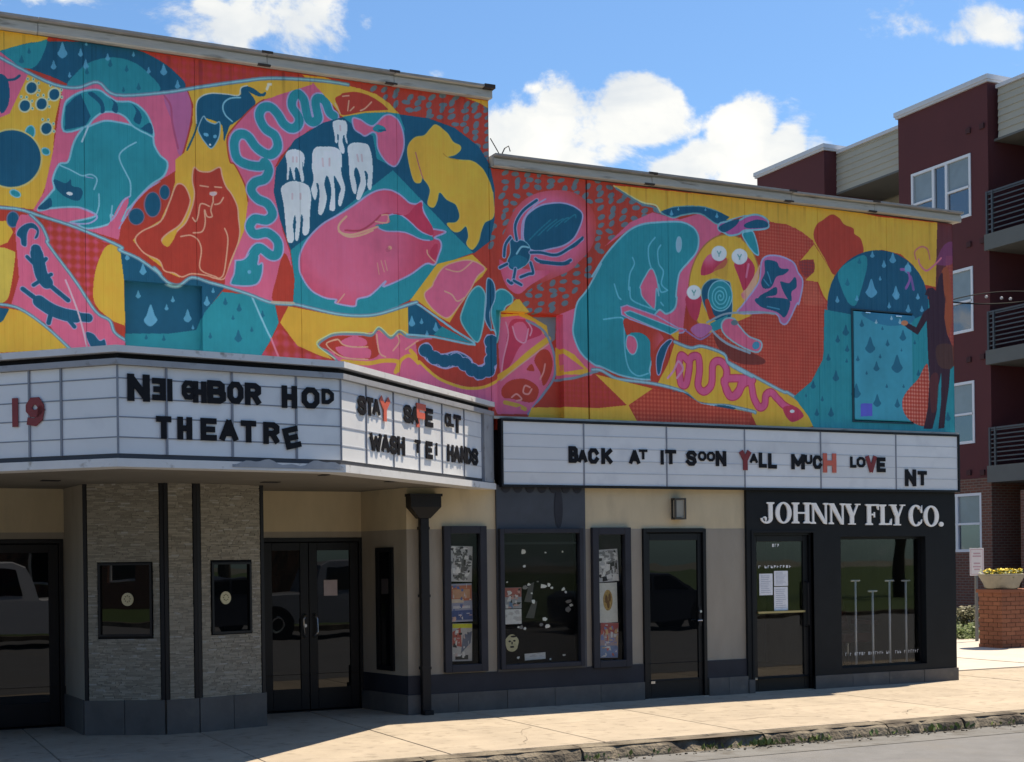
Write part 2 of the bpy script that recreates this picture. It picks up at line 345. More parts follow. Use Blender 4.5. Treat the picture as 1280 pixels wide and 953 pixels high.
    # navy ovals on red
    fill(RED, 'B 1271,430 1180,490 1080,590 960,780 950,840 1100,800 1271,720 |E 0,550 130,480 200,330 250,200 250,100 180,150 60,210', sm=False)
    for a in ((('B'),1082,705,62,65,0), ('B',1210,610,66,98,0), ('E',68,355,64,98,0), ('E',163,258,40,58,0)): oval(NAV, *a, out=(150,110,130), w=1)
    # --- yellow cat panel
    fill(YEL, 'D 345,330 520,300 760,270 950,250 1271,245 |G 330,285 0,395 |D 950,410 850,480 720,620 660,720 680,900 |E 720,40 800,200 825,330 795,560 640,945 380,900 280,935 200,900 0,745 -90,640 -60,600 -20,570 130,480 200,330 245,180 250,0 |D 320,830 382,600 390,450', sm=False)
    fill(NAV, 'D 415,600 415,450 450,390 530,365 650,370 760,380 770,320 820,305 880,330 930,365 965,350 960,380 910,385 850,360 830,345 870,400 885,440 850,480 790,540 710,600 680,620 650,700 635,740 625,640 600,600 480,560 430,620 400,700 350,810 340,800 390,690', sm=True)
    line((214,214,196), 1.4, 'D 415,600 415,450 450,390 530,362 650,368 750,378 770,318 820,300'); line(OUT, 1.8, 'D 765,395 690,400 640,430 625,480 650,540 700,585')
    shape(NAV, 'D 470,545 500,580 560,605 600,590 600,680 580,740 535,798 490,760 450,700 430,640', out=(150,190,200), w=1.3)
    oval(DRP, 'D', 492, 690, 22, 14, 20); oval(DRP, 'D', 562, 705, 16, 14, -20); oval(WHT, 'D', 524, 770, 10, 8)
    line((235,220,190), 3, 'D 985,290 1030,290'); line((235,220,190), 3, 'D 975,330 990,290')
    shape(RED, 'E -70,640 -20,570 130,490 200,340 250,210 290,190 330,220 360,290 365,340 330,440 280,520 180,590 140,640 185,680 260,570 330,500 380,380 400,270 385,180 385,110 400,60 440,90 520,95 600,60 620,130 650,210 700,280 740,370 750,470 760,580 740,680 690,800 640,940 560,940 500,920 380,905 300,930 240,900 160,880 120,800 0,740', out=CRM, w=1.6)
    fill(YEL, 'E 145,640 180,610 230,580 260,570 230,640 190,690 150,670')
    for s in ('E 445,205 510,215', 'E 560,215 615,220', 'E 630,300 600,345 560,355', 'E 525,260 575,260 550,290 548,340', 'E 545,340 530,400 540,450 500,450 480,400 485,500 460,570 390,580', 'E 520,370 450,350 430,440 410,490 385,460', 'E 290,610 370,600 430,640 455,720 440,840 470,890 570,930 590,945', 'E 640,545 665,620 655,760 630,910 590,945'): line(CRM, 1.6, s)
    oval((226,190,186), 'E', 548, 270, 30, 16)
    # --- pink snake panel
    fill(PNK, 'G 330,280 150,330 0,395 |D 950,415 850,485 720,625 660,720 680,900 |E 720,40 800,200 825,330 795,560 640,945 |F 640,235 830,300 1000,368 1150,372 |E 1180,900 1160,740 1100,560 1050,300 1055,50 |G 20,950 60,870 180,740 300,650 540,560 430,400', sm=False)
    line(RED, 1.5, 'D 950,412 850,482 720,622 660,720 680,900 |E 720,40 800,200 825,330')
    fill(RED, 'F 1110,-20 1175,100 1190,200 1160,375 1020,355 1050,180', sm=True)
    s = 'G 490,560 400,500 360,440 365,400 400,400 430,440 ' 
    sn = 'G 490,540 455,510 420,425 370,400 345,430 355,500 365,560 330,590 290,570 270,500 250,410 205,365 165,400 160,470 215,560 200,620 150,640 90,600 40,520 |D 1000,470 940,480 915,545 960,640 1040,700 1060,790 1000,850 900,800 820,700 750,690 715,760 740,880 830,930 930,940 |E 960,20 990,80 960,150 880,180 850,240 900,310 980,350 1020,430 970,480 880,470 840,530 880,590 980,580 1060,650 1060,740 1010,760 920,700 870,740 830,830'
    p = smooth(tr(sn), False); line(LAV, 13.5, p=p); line(TEA, 10, p=p)
    shape(TEA, 'E 730,800 790,790 850,740 910,760 905,830 |F 940,60 935,150 900,220 820,240 700,230 690,200 715,140 725,50', out=LAV, w=1.8); line(TEA, 9, 'E 900,720 860,770 830,850'); oval(DRP, 'F', 836, 128, 16, 16)
    # --- dotted red field
    def dots(poly, seed, step=9.5):
        step *= 1.28; _dots(poly, seed, step)
    def _dots(poly, seed, step):
        rs = np.random.RandomState(seed); q = tr(poly); x0, y0 = q.min(0); x1, y1 = q.max(0)
        for yy in np.arange(y0, y1, step*.82):
            for xx in np.arange(x0, x1, step*1.35):
                a, b = xx+rs.uniform(-3, 3), yy+rs.uniform(-2.2, 2.2); c = False
                for i in range(len(q)):
                    (ax, ay), (bx, by) = q[i], q[(i+1) % len(q)]
                    if (ay > b) != (by > b) and a < ax+(b-ay)*(bx-ax)/(by-ay): c = not c
                if c: oval(GRY, 'P', a, b, rs.uniform(4.2, 5.6), rs.uniform(2.6, 3.4), rs.uniform(-75, 25), alpha=.95)
    dots('P 425,104 612,126 612,210 590,180 560,158 505,144 470,118', 3, 8.2)
    dd = 'P 616,208 760,228 800,248 822,258 830,270 800,272 775,284 745,330 715,380 695,400 650,386 640,370 700,330 735,300 742,265 720,246 690,240 655,250 632,290 615,310 600,325 618,260'
    dots(dd, 7, 8.6)
    fill(YEL, 'J 640,205 840,235 825,290 760,250', sm=False)
    # --- jellyfish disc, pig
    fill(TEA, 'P 363,313 491,213 592,316 547,332 545,345 511,376 482,390 459,395 434,394 395,385 366,379 368,350', sm=False)
    fill(NAV, 'P 345,210 368,175 403,154 427,147 470,144 499,143 535,148 568,160 598,183 612,206 618,235 618,275 612,302 592,317 560,285 491,213 363,313 350,275 342,240', sm=False)
    fill(YEL, 'G 240,215 420,235 600,300 700,325 830,370 930,440 1010,525 920,512 560,550 470,440 330,285 |G 330,280 0,270 0,390 320,290', sm=False)
    shape(RED, 'G 495,400 540,370 560,355 660,345 760,370 850,420 910,470 918,498 740,510 560,540 520,470', out=YEL, w=1.6)
    for s in ('G 610,420 600,500', 'G 650,470 620,500', 'G 790,430 740,480 700,500', 'G 560,385 610,380', 'G 500,440 540,520'): line(CRM, 1.5, s)
    fill(TEA, 'G 560,548 740,518 920,512 1010,525 1052,640 1045,760 960,950 830,880 800,700 700,650 600,580', sm=False)
    shape(PNK, 'G 640,560 700,570 760,610 800,620 830,600 890,540 950,535 1010,590 1045,700 1040,820 980,940 900,900 840,800 830,700 800,670 740,700 700,680 650,640', out=LAV, w=1.8)
    fill(TEA, 'G 800,640 840,610 900,640 870,670 820,665'); line(NAV, 1.6, 'G 850,655 900,655')
    for q in ('G 105,850 130,815 180,805 235,825 258,870 248,953 |H 245,10 240,60 255,150 245,175 230,170 215,100 195,60 180,80 185,150 170,155 150,80 140,60 130,150 115,150 120,60 112,0',
              'G 480,600 500,578 540,572 585,585 597,640 590,700 600,760 585,750 570,690 560,740 575,800 570,840 545,830 525,770 530,700 515,690 520,750 500,750 495,690',
              'G 318,840 345,790 400,785 500,790 550,840 553,953 |H 545,50 555,130 580,230 550,360 525,355 530,280 545,230 520,170 490,130 500,260 500,390 470,405 455,380 470,250 450,150 430,130 415,200 435,310 400,430 365,420 375,300 370,200 350,190 360,250 340,320 310,240 330,150 315,60 320,0',
              'G 600,790 640,755 700,755 760,770 790,850 800,953 |H 800,90 790,220 770,240 755,200 760,120 735,90 745,200 700,310 670,310 680,240 700,170 690,100 665,60 650,110 670,200 665,270 640,250 615,130 608,0',
              'H 70,240 90,200 150,170 220,175 290,210 310,300 300,420 295,560 270,600 240,580 245,470 230,440 220,560 205,640 180,620 190,500 180,440 165,520 175,620 155,660 120,640 105,500 90,350'): fill(WHT, q)
    for q in ('G 165,870 165,905', 'G 195,870 195,905', 'G 540,620 542,655', 'G 400,880 405,940', 'G 455,880 455,935', 'G 675,850 685,900', 'G 710,850 715,900', 'H 160,270 160,310', 'H 225,270 225,310'): line((216,176,180), 2.2, q, alpha=.6)
    shape(YEL, 'J 185,640 200,570 250,520 320,505 370,450 410,420 470,460 510,500 550,560 600,585 605,620 560,660 490,680 600,700 700,710 780,770 830,860 860,953 |K 865,150 870,320 800,370 770,440 750,520 700,585 655,540 670,480 650,400 600,440 550,440 500,380 570,370 600,320 570,230 500,190 440,130 420,200 390,250 345,220 365,110 310,20 280,-10 |J 300,840 285,880 240,870 210,780', out=(222,190,90), w=1)
    line(DPK, 1, 'J 250,640 280,760 310,850'); line((214,150,50), 1.2, 'J 470,650 510,682 590,700')
    shape(PNK, 'H 215,850 225,740 290,620 400,510 520,440 650,360 760,280 850,240 940,240 1020,280 1090,340 1150,350 1190,330 1200,400 1271,540 |K 380,420 490,445 400,490 440,510 455,560 430,640 400,705 330,700 200,790 0,880 |I 900,140 780,250 680,280 660,335 580,330 500,310 510,285 420,270 310,210 235,100', out=LAV, w=2, fade=((222,80,104), 440, 305, 80, 135))
    fill(TEA, 'H 820,520 930,500 930,440 1000,430 1080,480 1180,570 1271,610 1271,640 1180,630 1040,575 900,560'); line(LAV, 1.6, 'H 830,530 900,565 1050,575 1180,630 1250,640'); line(LAV, 1.6, 'H 930,440 1000,430 1080,480 1180,570 1271,605')
    fill(CRI, 'H 860,440 920,420 1060,440 1140,360 1190,340 1200,420 1271,530 1271,600 1180,560 1080,470 1000,425 920,430')
    fill(CRI, 'K 365,600 400,545 425,550 415,650 380,660'); line(CRM, 1.3, 'K 410,690 350,630 340,590')
    line(CRM, 2.2, 'H 590,450 535,510 530,560 580,590 660,590 800,545 840,530'); line(CRM, 2.2, 'H 530,570 600,610 700,600 800,560'); line((200,70,90), 2, 'H 580,560 700,560 800,500 860,440'); line(CRM, 1.4, 'H 820,490 910,500 920,440 870,440')
    oval(CRM, 'H', 935, 700, 16, 16); oval((200,90,110), 'H', 920, 715, 20, 20, alpha=.5)
    for s in ('H 835,820 850,910', 'H 865,800 890,890', 'H 895,800 915,880'): line(CRM, .9, s)
    line(CRM, 1.3, 'I 520,310 575,240')
    # --- lower left: red check, lizards, rain window
    fill(RED, 'C -60,-60 150,20 150,300 100,500 -60,520', sm=False); fill((222,190,80), 'C -40,90 105,90 118,150 85,380 50,480 -40,480')
    fill(YEL, 'B -60,740 60,740 105,830 60,910 -60,960', sm=False); oval(NAV, 'B', 102, 728, 48, 62, out=(120,120,150))
    fill(RED, 'B 330,730 600,800 950,945 |C 750,0 850,50 760,200 740,400 760,575 600,330 390,60 |B 380,900', sm=False, grid=((226,90,130), .088, .75))
    fill(PNK, 'B 160,690 240,690 330,780 380,890 |C 385,40 600,330 760,570 880,640 920,740 1000,800 1010,900 560,900 400,690 200,560 90,510 150,300 120,-60 |B 110,870 130,760', sm=False)
    fill(YEL, 'C 850,45 950,80 985,300 1002,680 890,640 760,520 740,380 770,200', sm=True)
    fill(RED, 'C 890,645 1000,685 1000,790 920,740', sm=False)
    fill(YEL, 'C 70,545 200,570 350,680 565,870 -60,900 -60,640', sm=False); fill(NAV, 'C -60,530 72,550 25,640 -60,700', sm=False)
    shape(NAV, 'B 150,800 210,760 270,760 310,810 300,870 270,880 290,820 240,800 215,850 210,940 170,930 160,880 130,850', out=LAV, w=.8)
    for w_, c_ in ((1.0, LAV), (0, NAV)):
        for s, q in (('C 285,75 290,110', 11), ('C 290,110 310,200 330,280 370,340', 14), ('C 360,330 430,390 540,480', 5), ('C 330,190 365,150', 4), ('C 270,190 215,135', 4), ('C 360,300 405,275', 4), ('C 310,330 265,360', 4)): line(c_, q+w_*2, s)
    for w_, c_ in ((1.0, LAV), (0, NAV)):
        for s, q in (('C 180,390 260,450 330,500', 5), ('C 310,490 400,550 500,590 600,610', 14), ('C 590,610 700,620', 10), ('C 400,600 385,660', 5), ('C 540,630 590,690', 4.5)): line(c_, q+w_*2, s)
    shape(NAV, 'C 680,740 740,745 790,800 830,790 835,860 730,860', out=LAV, w=.8)
    line((225,190,200), 2, 'C 520,320 600,520 650,680 690,850')
    fill(NAV, 'C 955,85 1100,150 1271,265 |F 80,90 180,200 280,232 380,175 520,215 640,250 480,455 430,620 200,610 |C 1010,735 1000,450', sm=False)
    fill(TEA, 'C 1005,735 1271,735 |F 200,610 430,580 480,450 620,285 830,310 1040,390 1070,530 1000,680 925,800 |C 1010,900', sm=False)
    drops(DRP, 'C', '1010,140,20 1135,245,30 1110,430,22 1210,610,55'); drops(DRP, 'F', '62,490,54 360,480,34 242,340,17 192,405,17 498,370,26 548,280,14 402,562,12')
    drops(NAV, 'F', '645,370,20 755,420,22 705,495,14 748,650,32 855,590,14 940,470,18 525,640,16 170,650,16 30,640,14', .7)
    fill(RED, 'F 1040,390 1145,400 1080,535', sm=False); fill(RED, 'F 1075,560 1271,760 1500,830 925,800 1000,680', sm=False, grid=((226,90,130), .12, .6))
    fill(YEL, 'F 1080,530 1145,400 |I 200,350 500,410 760,425 1080,345 1085,570 940,600 850,530 700,560 500,565 365,640 480,760 380,730 200,650', sm=False)
    line(OUT, 2.4, 'F 850,310 960,560 1010,660'); line((240,130,150), 2.4, 'F 1010,660 1070,810')
    # innards, bird, caterpillar
    fill(PNK, 'I 500,760 370,640 500,565 700,560 850,530 940,600 1010,560 1090,590 1271,590 |L 330,700 480,800 800,850 945,760 1000,1000 400,960 -200,700', sm=False)
    fill(RED, 'I 370,640 500,575 700,575 850,540 860,700 760,760 540,740 480,700'); fill(PNK, 'I 540,620 640,575 740,600 740,650 600,650'); fill(PNK, 'I 510,660 760,670 780,740 740,750 580,740'); fill(PNK, 'I 820,560 870,560 920,700 860,740'); fill(PNK, 'I 980,600 1090,590 1160,620 1080,680 980,700')
    for s in ('I 450,620 520,600 560,640 640,660 760,660', 'I 520,600 430,640 560,740 760,760', 'I 830,560 850,700 900,740', 'I 990,560 1010,620 960,690', 'I 1060,680 1160,610'): line(CRM, 1.6, s)
    line(YEL, 5, 'I 560,775 760,790 880,770 1000,780 980,860', alpha=.9); line(YEL, 5, 'I 1100,690 1180,780 1271,860'); line(YEL, 4, 'I 1000,850 1020,770 1090,730 1160,790')
    line((120,150,160), 2.6, 'I 515,770 440,700 365,650 430,590 520,560 700,560 790,570 850,515 940,590 1010,540 1090,585 1271,580'); line((206,228,170), 1.2, 'I 500,755 355,640 430,575 520,545 700,545 790,555 850,500 940,572 1010,525 1090,568')
    fill(NAV, 'L 190,210 250,190 400,300 460,380 400,440 190,430', sm=False); fill(TEA, 'L 460,370 720,510 390,440', sm=False); drops(DRP, 'L', '220,340,28 297,335,16 410,385,24 340,430,14')
    fill(RED, 'L 250,500 330,470 720,515 520,345 740,-40 860,-60 960,60 1010,120 960,250 945,750 800,850 650,850 480,800 330,700 270,640', sm=False)
    fill(YEL, 'K 420,700 560,665 700,625 820,740 780,800 700,870 |L 520,340 430,290 270,170 205,165', sm=False)
    shape(PNK, 'K 480,720 640,670 740,690 800,740 740,800 |L 690,70 600,200 510,300 430,270 350,190 320,110 380,50 |K 400,830', out=CRM, w=1.4); line(CRM, 1.4, 'K 490,740 600,760 700,680'); line(CRM, 1.5, 'L 480,90 540,120 580,170 640,140')
    p = smooth(tr('L 0,255 100,220 190,195 250,185 400,285 560,400 720,515 400,455 180,435'), False, 4); line(OUT, 2.6, p=p)
    shape(TEA, 'L 620,250 680,110 750,50 800,110 800,200 785,370 740,495 650,400 610,320', out=(130,190,190), w=1.8)
    shape(TEA, 'L 880,110 940,75 1010,120 1015,180 955,230 945,400 920,490 880,400 850,260', out=(130,190,190), w=1.8)
    shape(NAV, 'L 815,10 840,-10 875,40 880,150 840,260 850,395 800,310 810,180', out=(150,180,200), w=1.4)
    line(OUT, 1.8, 'L 845,400 880,410 905,520 910,560')
    shape(NAV, 'L 290,560 300,520 350,505 400,580 480,590 580,570 680,620 720,680 790,670 820,600 800,500 820,440 870,460 900,550 890,680 860,760 790,770 740,795 690,740 640,700 580,680 490,705 410,680 340,640', out=LAV, w=1.8)
    seg = smooth(tr('L 330,560 400,620 480,645 570,635 640,670 700,715 760,740 825,720 850,640 860,560 850,490'), False, 1)
    for q in seg: oval(NAV, 'P', q[0], q[1], 8.6, 8.2, 0, out=LAV, w=1.6)
    for q in seg: oval(NAV, 'P', q[0], q[1], 8.4, 8.0)
    line(NAV, 12, p=seg)
    line(YEL, 3.4, 'L 280,650 400,760 500,815 650,860 800,850 940,780')
    # --- beetle
    fill(YEL, 'N 145,280 225,200 295,290', sm=False)
    fill(PNK, 'M 190,640 280,450 420,340 600,305 760,330 880,440 920,580 890,750 780,880 700,950 450,1060 330,1140 290,1170 180,1050 100,960 90,860', fade=(RED, 690, 290, 60, 110))
    fill(PNK, 'M 150,860 230,900 420,940 560,950 400,1060 300,1130 200,1050', fade=(CRI, 655, 345, 30, 80))
    shape(NAV, 'M 345,600 360,520 420,460 500,420 620,405 710,420 785,460 815,510 790,600 740,690 660,745 560,770 450,790 380,760 345,690', out=LAV, w=1.8)
    for k in range(5): line((10,134,150), 1.6, 'M %d,%d %d,%d %d,%d' % (390+k*70, 640-k*35+60, 470+k*70, 560-k*30+60, 560+k*50, 480-k*4+60), alpha=.7)
    shape(NAV, 'M 235,665 275,710 330,700 385,740 400,800 380,880 300,935 240,930 215,870 240,800', out=OUT, w=1); fill((0,116,140), 'M 240,850 300,820 370,850 360,900 290,925 240,910'); line(OUT, 2.2, 'M 290,810 330,755 385,760')
    for s in ('M 450,385 340,470 280,580 290,700', 'M 240,680 200,740 190,830', 'M 400,800 480,800 600,820 700,770 810,690', 'M 440,850 480,870 640,890 720,860', 'M 215,890 155,920', 'M 280,930 255,1040 |N 165,100', 'M 400,880 420,960 |N 290,60 240,80', 'N 200,100 245,125'): line(LAV, 5.2, s); line(NAV, 3, s)
    line(LAV, 1.6, 'M 520,375 420,440 340,550 330,700'); line(NAV, 2.6, 'M 700,770 760,740 815,680'); line(NAV, 4, 'M 480,875 640,890 700,880')
    # --- the head in the filled window and beside it
    fill((120,128,132), 'N 330,310 475,310 470,440 430,480', sm=False)
    fill(PNK, 'N 476,300 600,250 560,430 620,560 690,620 665,665 476,690', sm=False); fill(YEL, 'N 145,290 300,290 420,360 430,420 150,330', sm=False)
    fill(PNK, 'N 60,790 145,740 140,660 130,480 145,310 250,300 350,340 430,450 470,560 470,650 400,760 310,890 100,890', sm=False)
    fill(CRI, 'N 200,340 270,320 350,350 390,410 300,450 250,500 200,600 150,640 175,480'); fill(PNK, 'N 225,350 280,340 310,400 290,450 250,450 225,400')
    for s in ('N 175,340 190,420 160,560 150,640', 'N 300,330 330,380 320,420', 'N 215,365 240,440 290,460 310,380'): line((240,150,170), 1.8, s)
    line(YEL, 7, 'N 140,665 210,620 300,540 350,500 430,440'); line((230,170,150), 1.4, 'N 145,690 230,620 430,470')
    fill(RED, 'N 345,570 380,510 430,510 455,580 440,660 400,720 380,640'); fill(RED, 'N 300,620 330,590 345,630 310,630'); fill(RED, 'N 150,740 200,690 290,680 360,720 370,770 330,820 220,800 160,790')
    line((236,150,140), 2, 'N 410,590 400,640 380,680'); line((236,150,140), 2, 'N 320,730 290,720 280,760 310,770 330,740'); line((236,150,140), 2, 'N 210,790 240,770 270,800 240,810')
    line((130,150,170), 3, 'N 300,330 400,390 455,500 470,600 460,680 400,770 310,890'); line((220,170,70), 5, 'N 170,820 250,840 290,860'); line(PNK, 2.5, 'N 160,860 220,860 260,850')
    fill(YEL, 'N 470,490 560,540 650,640 640,660 476,660', sm=False); fill(PNK, 'N 490,530 620,625 500,645', sm=False); line((130,150,160), 3, 'N 470,690 560,680 660,650 700,640')
    # --- big blue beast
    fill(PNK, 'O 480,290 620,330 700,345 850,300 1000,390 1040,440 900,560 800,720 750,953 |Q 640,0 600,340 430,240 180,100 |N 590,250 700,60 |M 940,953 1150,640 |O 100,560 300,370', sm=False)
    fill(PNK, 'N 600,230 560,330 540,420 560,480 700,640 760,620 640,400', sm=False)
    shape(TEA, 'O 0,800 100,640 200,520 300,430 400,385 520,370 680,365 760,385 820,430 845,500 830,600 760,690 700,760 680,830 665,953 |Q 560,120 545,190 490,225 440,200 385,300 395,420 395,520 380,600 385,660 200,635 60,575 |N 680,600 600,530 555,420 560,330 580,230 640,150 720,0', w=2.2)
    shape(PNK, 'O 470,735 510,810 530,953 |Q 425,60 415,190 380,170 330,110 320,60 |O 380,880 420,800', out=OUT, w=1.6)
    for s in ('O 500,490 450,560 450,660 470,740', 'O 545,550 520,600 530,700 565,760 550,860 600,910', 'O 320,650 335,700 300,780 290,900 |Q 250,50 255,120 300,155 420,200', 'O 175,860 205,953 |Q 190,130', 'Q 75,262 190,250 210,290 215,450 240,580 300,635 370,620', 'Q 440,30 455,80 490,75', 'Q 455,150 470,170'): line((90,190,205), 1.9, s)
    oval((150,190,204), 'O', 688, 545, 22, 62, 2, out=OUT, w=1)
    fill(PNK, 'Q 215,255 380,300 470,380 440,430 395,540 385,470 380,400 330,355 260,350 230,370', fade=(RED, 835, 430, 4, 40)); shape(PNK, 'Q 235,370 280,380 300,430 285,485 255,490 225,440', out=OUT, w=1.4)
    # --- long arm and the patterned face
    fill(RED, 'Q 395,500 440,430 540,390 570,420 500,560 430,690 385,660', sm=False)
    fill(RED, 'Q 560,340 700,390 800,350 860,400 1059,480 1059,640 910,560 870,480 730,440 650,450 550,400', sm=False, grid=((150,56,48), .03, .6))
    shape(PNK, 'Q 190,180 230,168 430,240 570,320 620,330 600,350 520,360 250,260 195,230', out=LAV, w=1.6, sm=False); shape(TEA, 'Q 215,215 250,205 570,330 520,362 230,235', out=OUT, w=1.4, sm=False); fill(YEL, 'Q 520,362 575,338 570,400 550,395', sm=False)
    shape(NAV, 'Q 430,620 425,520 450,450 500,400 530,400 500,450 470,540 450,620', out=LAV, w=1.2)
    oval(YEL, 'P', 905, 357, 44, 64, 6, out=(190,120,70), w=1.6)
    fill(PNK, 'R 100,720 120,620 170,560 250,560 310,600 290,660 220,690 160,720', fade=(CRI, 885, 320, 8, 26)); fill(CRI, 'R 350,590 440,560 520,640 525,720 480,860 440,850 400,740'); line((230,120,150), 3, 'R 480,640 460,740')
    fill(CRI, 'Q 620,110 720,110 715,190 690,270 640,220'); fill((206,150,60), 'R 200,690 300,600 330,620 320,760 240,740', alpha=.5)
    fill(YEL, 'R 330,560 350,480 420,430 400,560 370,620 360,740 430,900 350,953 310,760'); fill(PNK, 'R 420,880 470,820 540,700 570,640 540,800 470,930', fade=(CRM, 925, 370, 1, 16))
    for reg, a, b, r in (('R',245,553,58),('R',408,578,60),('R',45,862,54)): oval(WHT, reg, a, b, r, r, out=(214,222,220), w=1); line((120,176,170), 1.5, reg+' %g,%g %g,%g %g,%g' % (a-14, b-16, a, b+4, a+14, b-16)); line((120,176,170), 1.5, reg+' %g,%g %g,%g' % (a, b+4, a, b+22))
    shape(NAV, 'R 110,830 180,760 300,770 340,820 340,1060 200,1080 120,950', out=(150,180,170), w=1.2)
    oval(TEA, 'P', 900, 370, 15, 19, 0, out=OUT, w=1.4)
    sp = ' '.join('%.2f,%.2f' % (900+12*(1-t/22)*math.cos(t*.9), 371+16*(1-t/22)*math.sin(t*.9)) for t in range(22)); line((90,195,205), 1.6, 'P '+sp)
    fill(RED, 'Q 745,150 770,130 800,220 820,250 780,270'); fill(TEA, 'Q 780,290 900,230 860,340 800,345', sm=False)
    fill((196,110,160), 'Q 650,330 700,290 780,300 790,330 740,375 700,380'); line((160,120,170), 2, 'Q 610,330 700,390 740,385 800,345')
    for s in ('O 545,290 640,330 720,310 860,300 1000,385 1090,350 1200,315 1271,310',): line(OUT, 2.2, s)
    shape(NAV, 'O 545,285 640,250 760,240 880,245 980,275 1095,325 1000,385 860,300 720,310 640,330', out=(110,170,170), w=1.4); drops(DRP, 'O', '630,300,16 685,265,10 990,320,14 900,270,9')
    fill(YEL, 'O 170,75 1271,185 |R 400,60 1200,190 1500,260 |T 1100,310 1075,820 985,800 900,650 800,560 650,525 500,550 |R 1160,730 1000,470 850,350 650,300 640,290 520,245 440,250 300,290 |O 1090,328 980,270 880,240 760,235 640,245 540,285 500,235 385,208', sm=False)
    line((222,214,150), 2, 'O 170,80 385,205 500,232 540,285'); line((100,140,150), 2.4, 'O 190,100 380,218 490,250 530,292')
    shape((196,90,150), 'R 400,290 460,260 540,245 610,270 640,310 630,350 560,365 450,370 400,400 330,410 290,390 240,360 260,310', out=(130,190,200), w=2.2)
    fill(NAV, 'R 240,350 300,310 400,280 380,330 290,385'); fill(NAV, 'R 450,320 540,285 620,300 630,340 560,352 460,350')
    shape(TEA, 'R 430,400 470,380 520,390 560,550 530,555 470,480', out=OUT, w=1.8)
    # --- red checked disc with butterflies
    fill(RED, 'R 560,380 650,355 640,305 780,320 900,380 990,450 1000,480 880,610 860,700 1030,790 |T 160,880 225,960 |S 920,20 915,200 880,420 800,580 670,700 560,640 180,430 100,340 0,290 60,210 420,60 |R 600,953', sm=False, grid=((214,106,84), .042, .85))
    fill(YEL, 'R 1000,480 1160,730 |T 225,940 |R 1080,900 1030,780 930,765 1000,700 995,600 890,612', sm=False); fill((150,60,60), 'R 880,620 990,610 1000,690 930,740', grid=(RED, .04, .8)); fill((204,84,64), 'R 930,790 1020,790 1040,860 1090,953 920,953', grid=((226,120,90), .042, .6))
    shape((214,112,158), 'R 590,600 700,570 830,620 870,700 910,780 880,950 |S 690,0 620,140 570,140 520,70 260,70 |R 440,953 560,780', out=LAV, w=2)
    for s in ('R 610,610 700,620 730,670 800,680 760,720 700,740 660,820 600,830 580,780 610,700', 'R 730,780 800,790 850,740 860,820 820,860 820,930 780,900', 'R 640,850 700,820 700,880 620,900 570,960 560,900', 'R 540,910 760,910 |S 640,0 600,100 540,60 420,20'): fill(NAV, s)
    for s in ('R 630,700 660,790', 'R 600,760 640,810', 'S 470,20 560,40'): line((60,150,180), 1.6, s)
    shape(PNK, 'S 160,110 220,110 250,150 330,240 420,280 425,330 390,360 300,330 200,270 140,210 130,150', out=(150,190,196), w=2); oval((60,150,180), 'S', 385, 310, 26, 30, 30); oval(GRY, 'S', 225, 140, 26, 20)
    fill((110,50,44), 'S 70,220 180,290 430,400 430,450 250,440 120,350', alpha=.75)
    line((150,170,180), 3, 'S 60,200 120,260 200,310 340,365'); line((150,170,180), 2.4, 'S 20,140 140,80 260,65 420,62 520,75')
    shape(RED, 'T 110,430 130,330 180,290 250,245 310,275 350,325 420,355 430,400 480,440 500,545 420,600 280,725 200,600', out=(190,70,50), w=.5)
    # --- yellow band with the pink snake
    fill(YEL, 'Q 545,420 650,452 730,445 870,495 910,565 1059,640 |S 180,430 560,640 700,710 880,900 700,930 390,905 350,820 70,770 |Q 820,825 700,805 640,760 430,690 500,560', sm=False)
    sn = 'Q 640,540 590,500 575,560 580,640 590,690 620,690 640,600 650,520 700,510 710,600 700,700 740,740 790,690 800,560 850,540 890,600 880,700 910,770 960,760 1000,690 1059,660 |S 160,560 170,640 210,690 260,640 280,580 320,565 350,600 370,700 410,770 450,750 460,680 500,660 540,700 600,760 660,790'
    p = smooth(tr(sn), False); line(CRI, 10, p=p); line((234,96,140), 7.4, p=p)
    line((230,150,180), 2.6, 'Q 500,650 540,600 570,540 600,590 560,650'); fill(CRI, 'S 590,770 680,765 740,835 660,880 610,840'); oval(WHT, 'S', 655, 800, 18, 12)
    for s in ('Q 0,595 60,600 150,650 230,665 420,690 600,740 700,815 800,830 900,835 1059,870 |S 380,810', 'Q 545,410 650,450 730,440 870,490 910,560 1059,640 |S 180,435 560,640 620,660 700,715 780,800 870,880'): line((120,150,160), 4.2, s); line((150,196,204), 2, s)
    fill(NAV, 'Q 500,735 620,750 680,800 640,800 560,770'); fill(NAV, 'Q 810,835 870,830 950,850 900,862'); fill(NAV, 'S 80,780 200,770 180,795')
    # --- lower middle: chevrons
    fill(RED, 'N 500,700 690,665 880,850 490,850', sm=False, grid=(CRI, .06, .4)); fill(RED, 'N 300,890 480,700 480,850 340,850', sm=False); fill(YEL, 'N 690,662 |Q 20,625 400,720 240,830 310,960 -150,950 |N 300,930 330,850 480,850 700,860 |Q 230,830', sm=False)
    fill(RED, 'Q 400,720 600,745 720,820 1059,880 1040,960 310,960 245,830', sm=False, grid=((226,110,80), .05, .8))
    # --- rain disc at the right end
    fill(TEA, 'P 1034,380 1033,413 1028,450 1014,477 992,496 1010,520 1029,560 1230,560 1230,372', sm=False)
    oval(NAV, 'P', 1097, 381, 63, 68, 0); fill(TEA, 'P 1030,387 1062,393 1100,404 1140,400 1166,388 1172,470 1029,470', sm=False); fill(TEA, 'T 515,570 420,600 300,700 340,860 390,953 |U 380,60 |T 490,820 530,660')
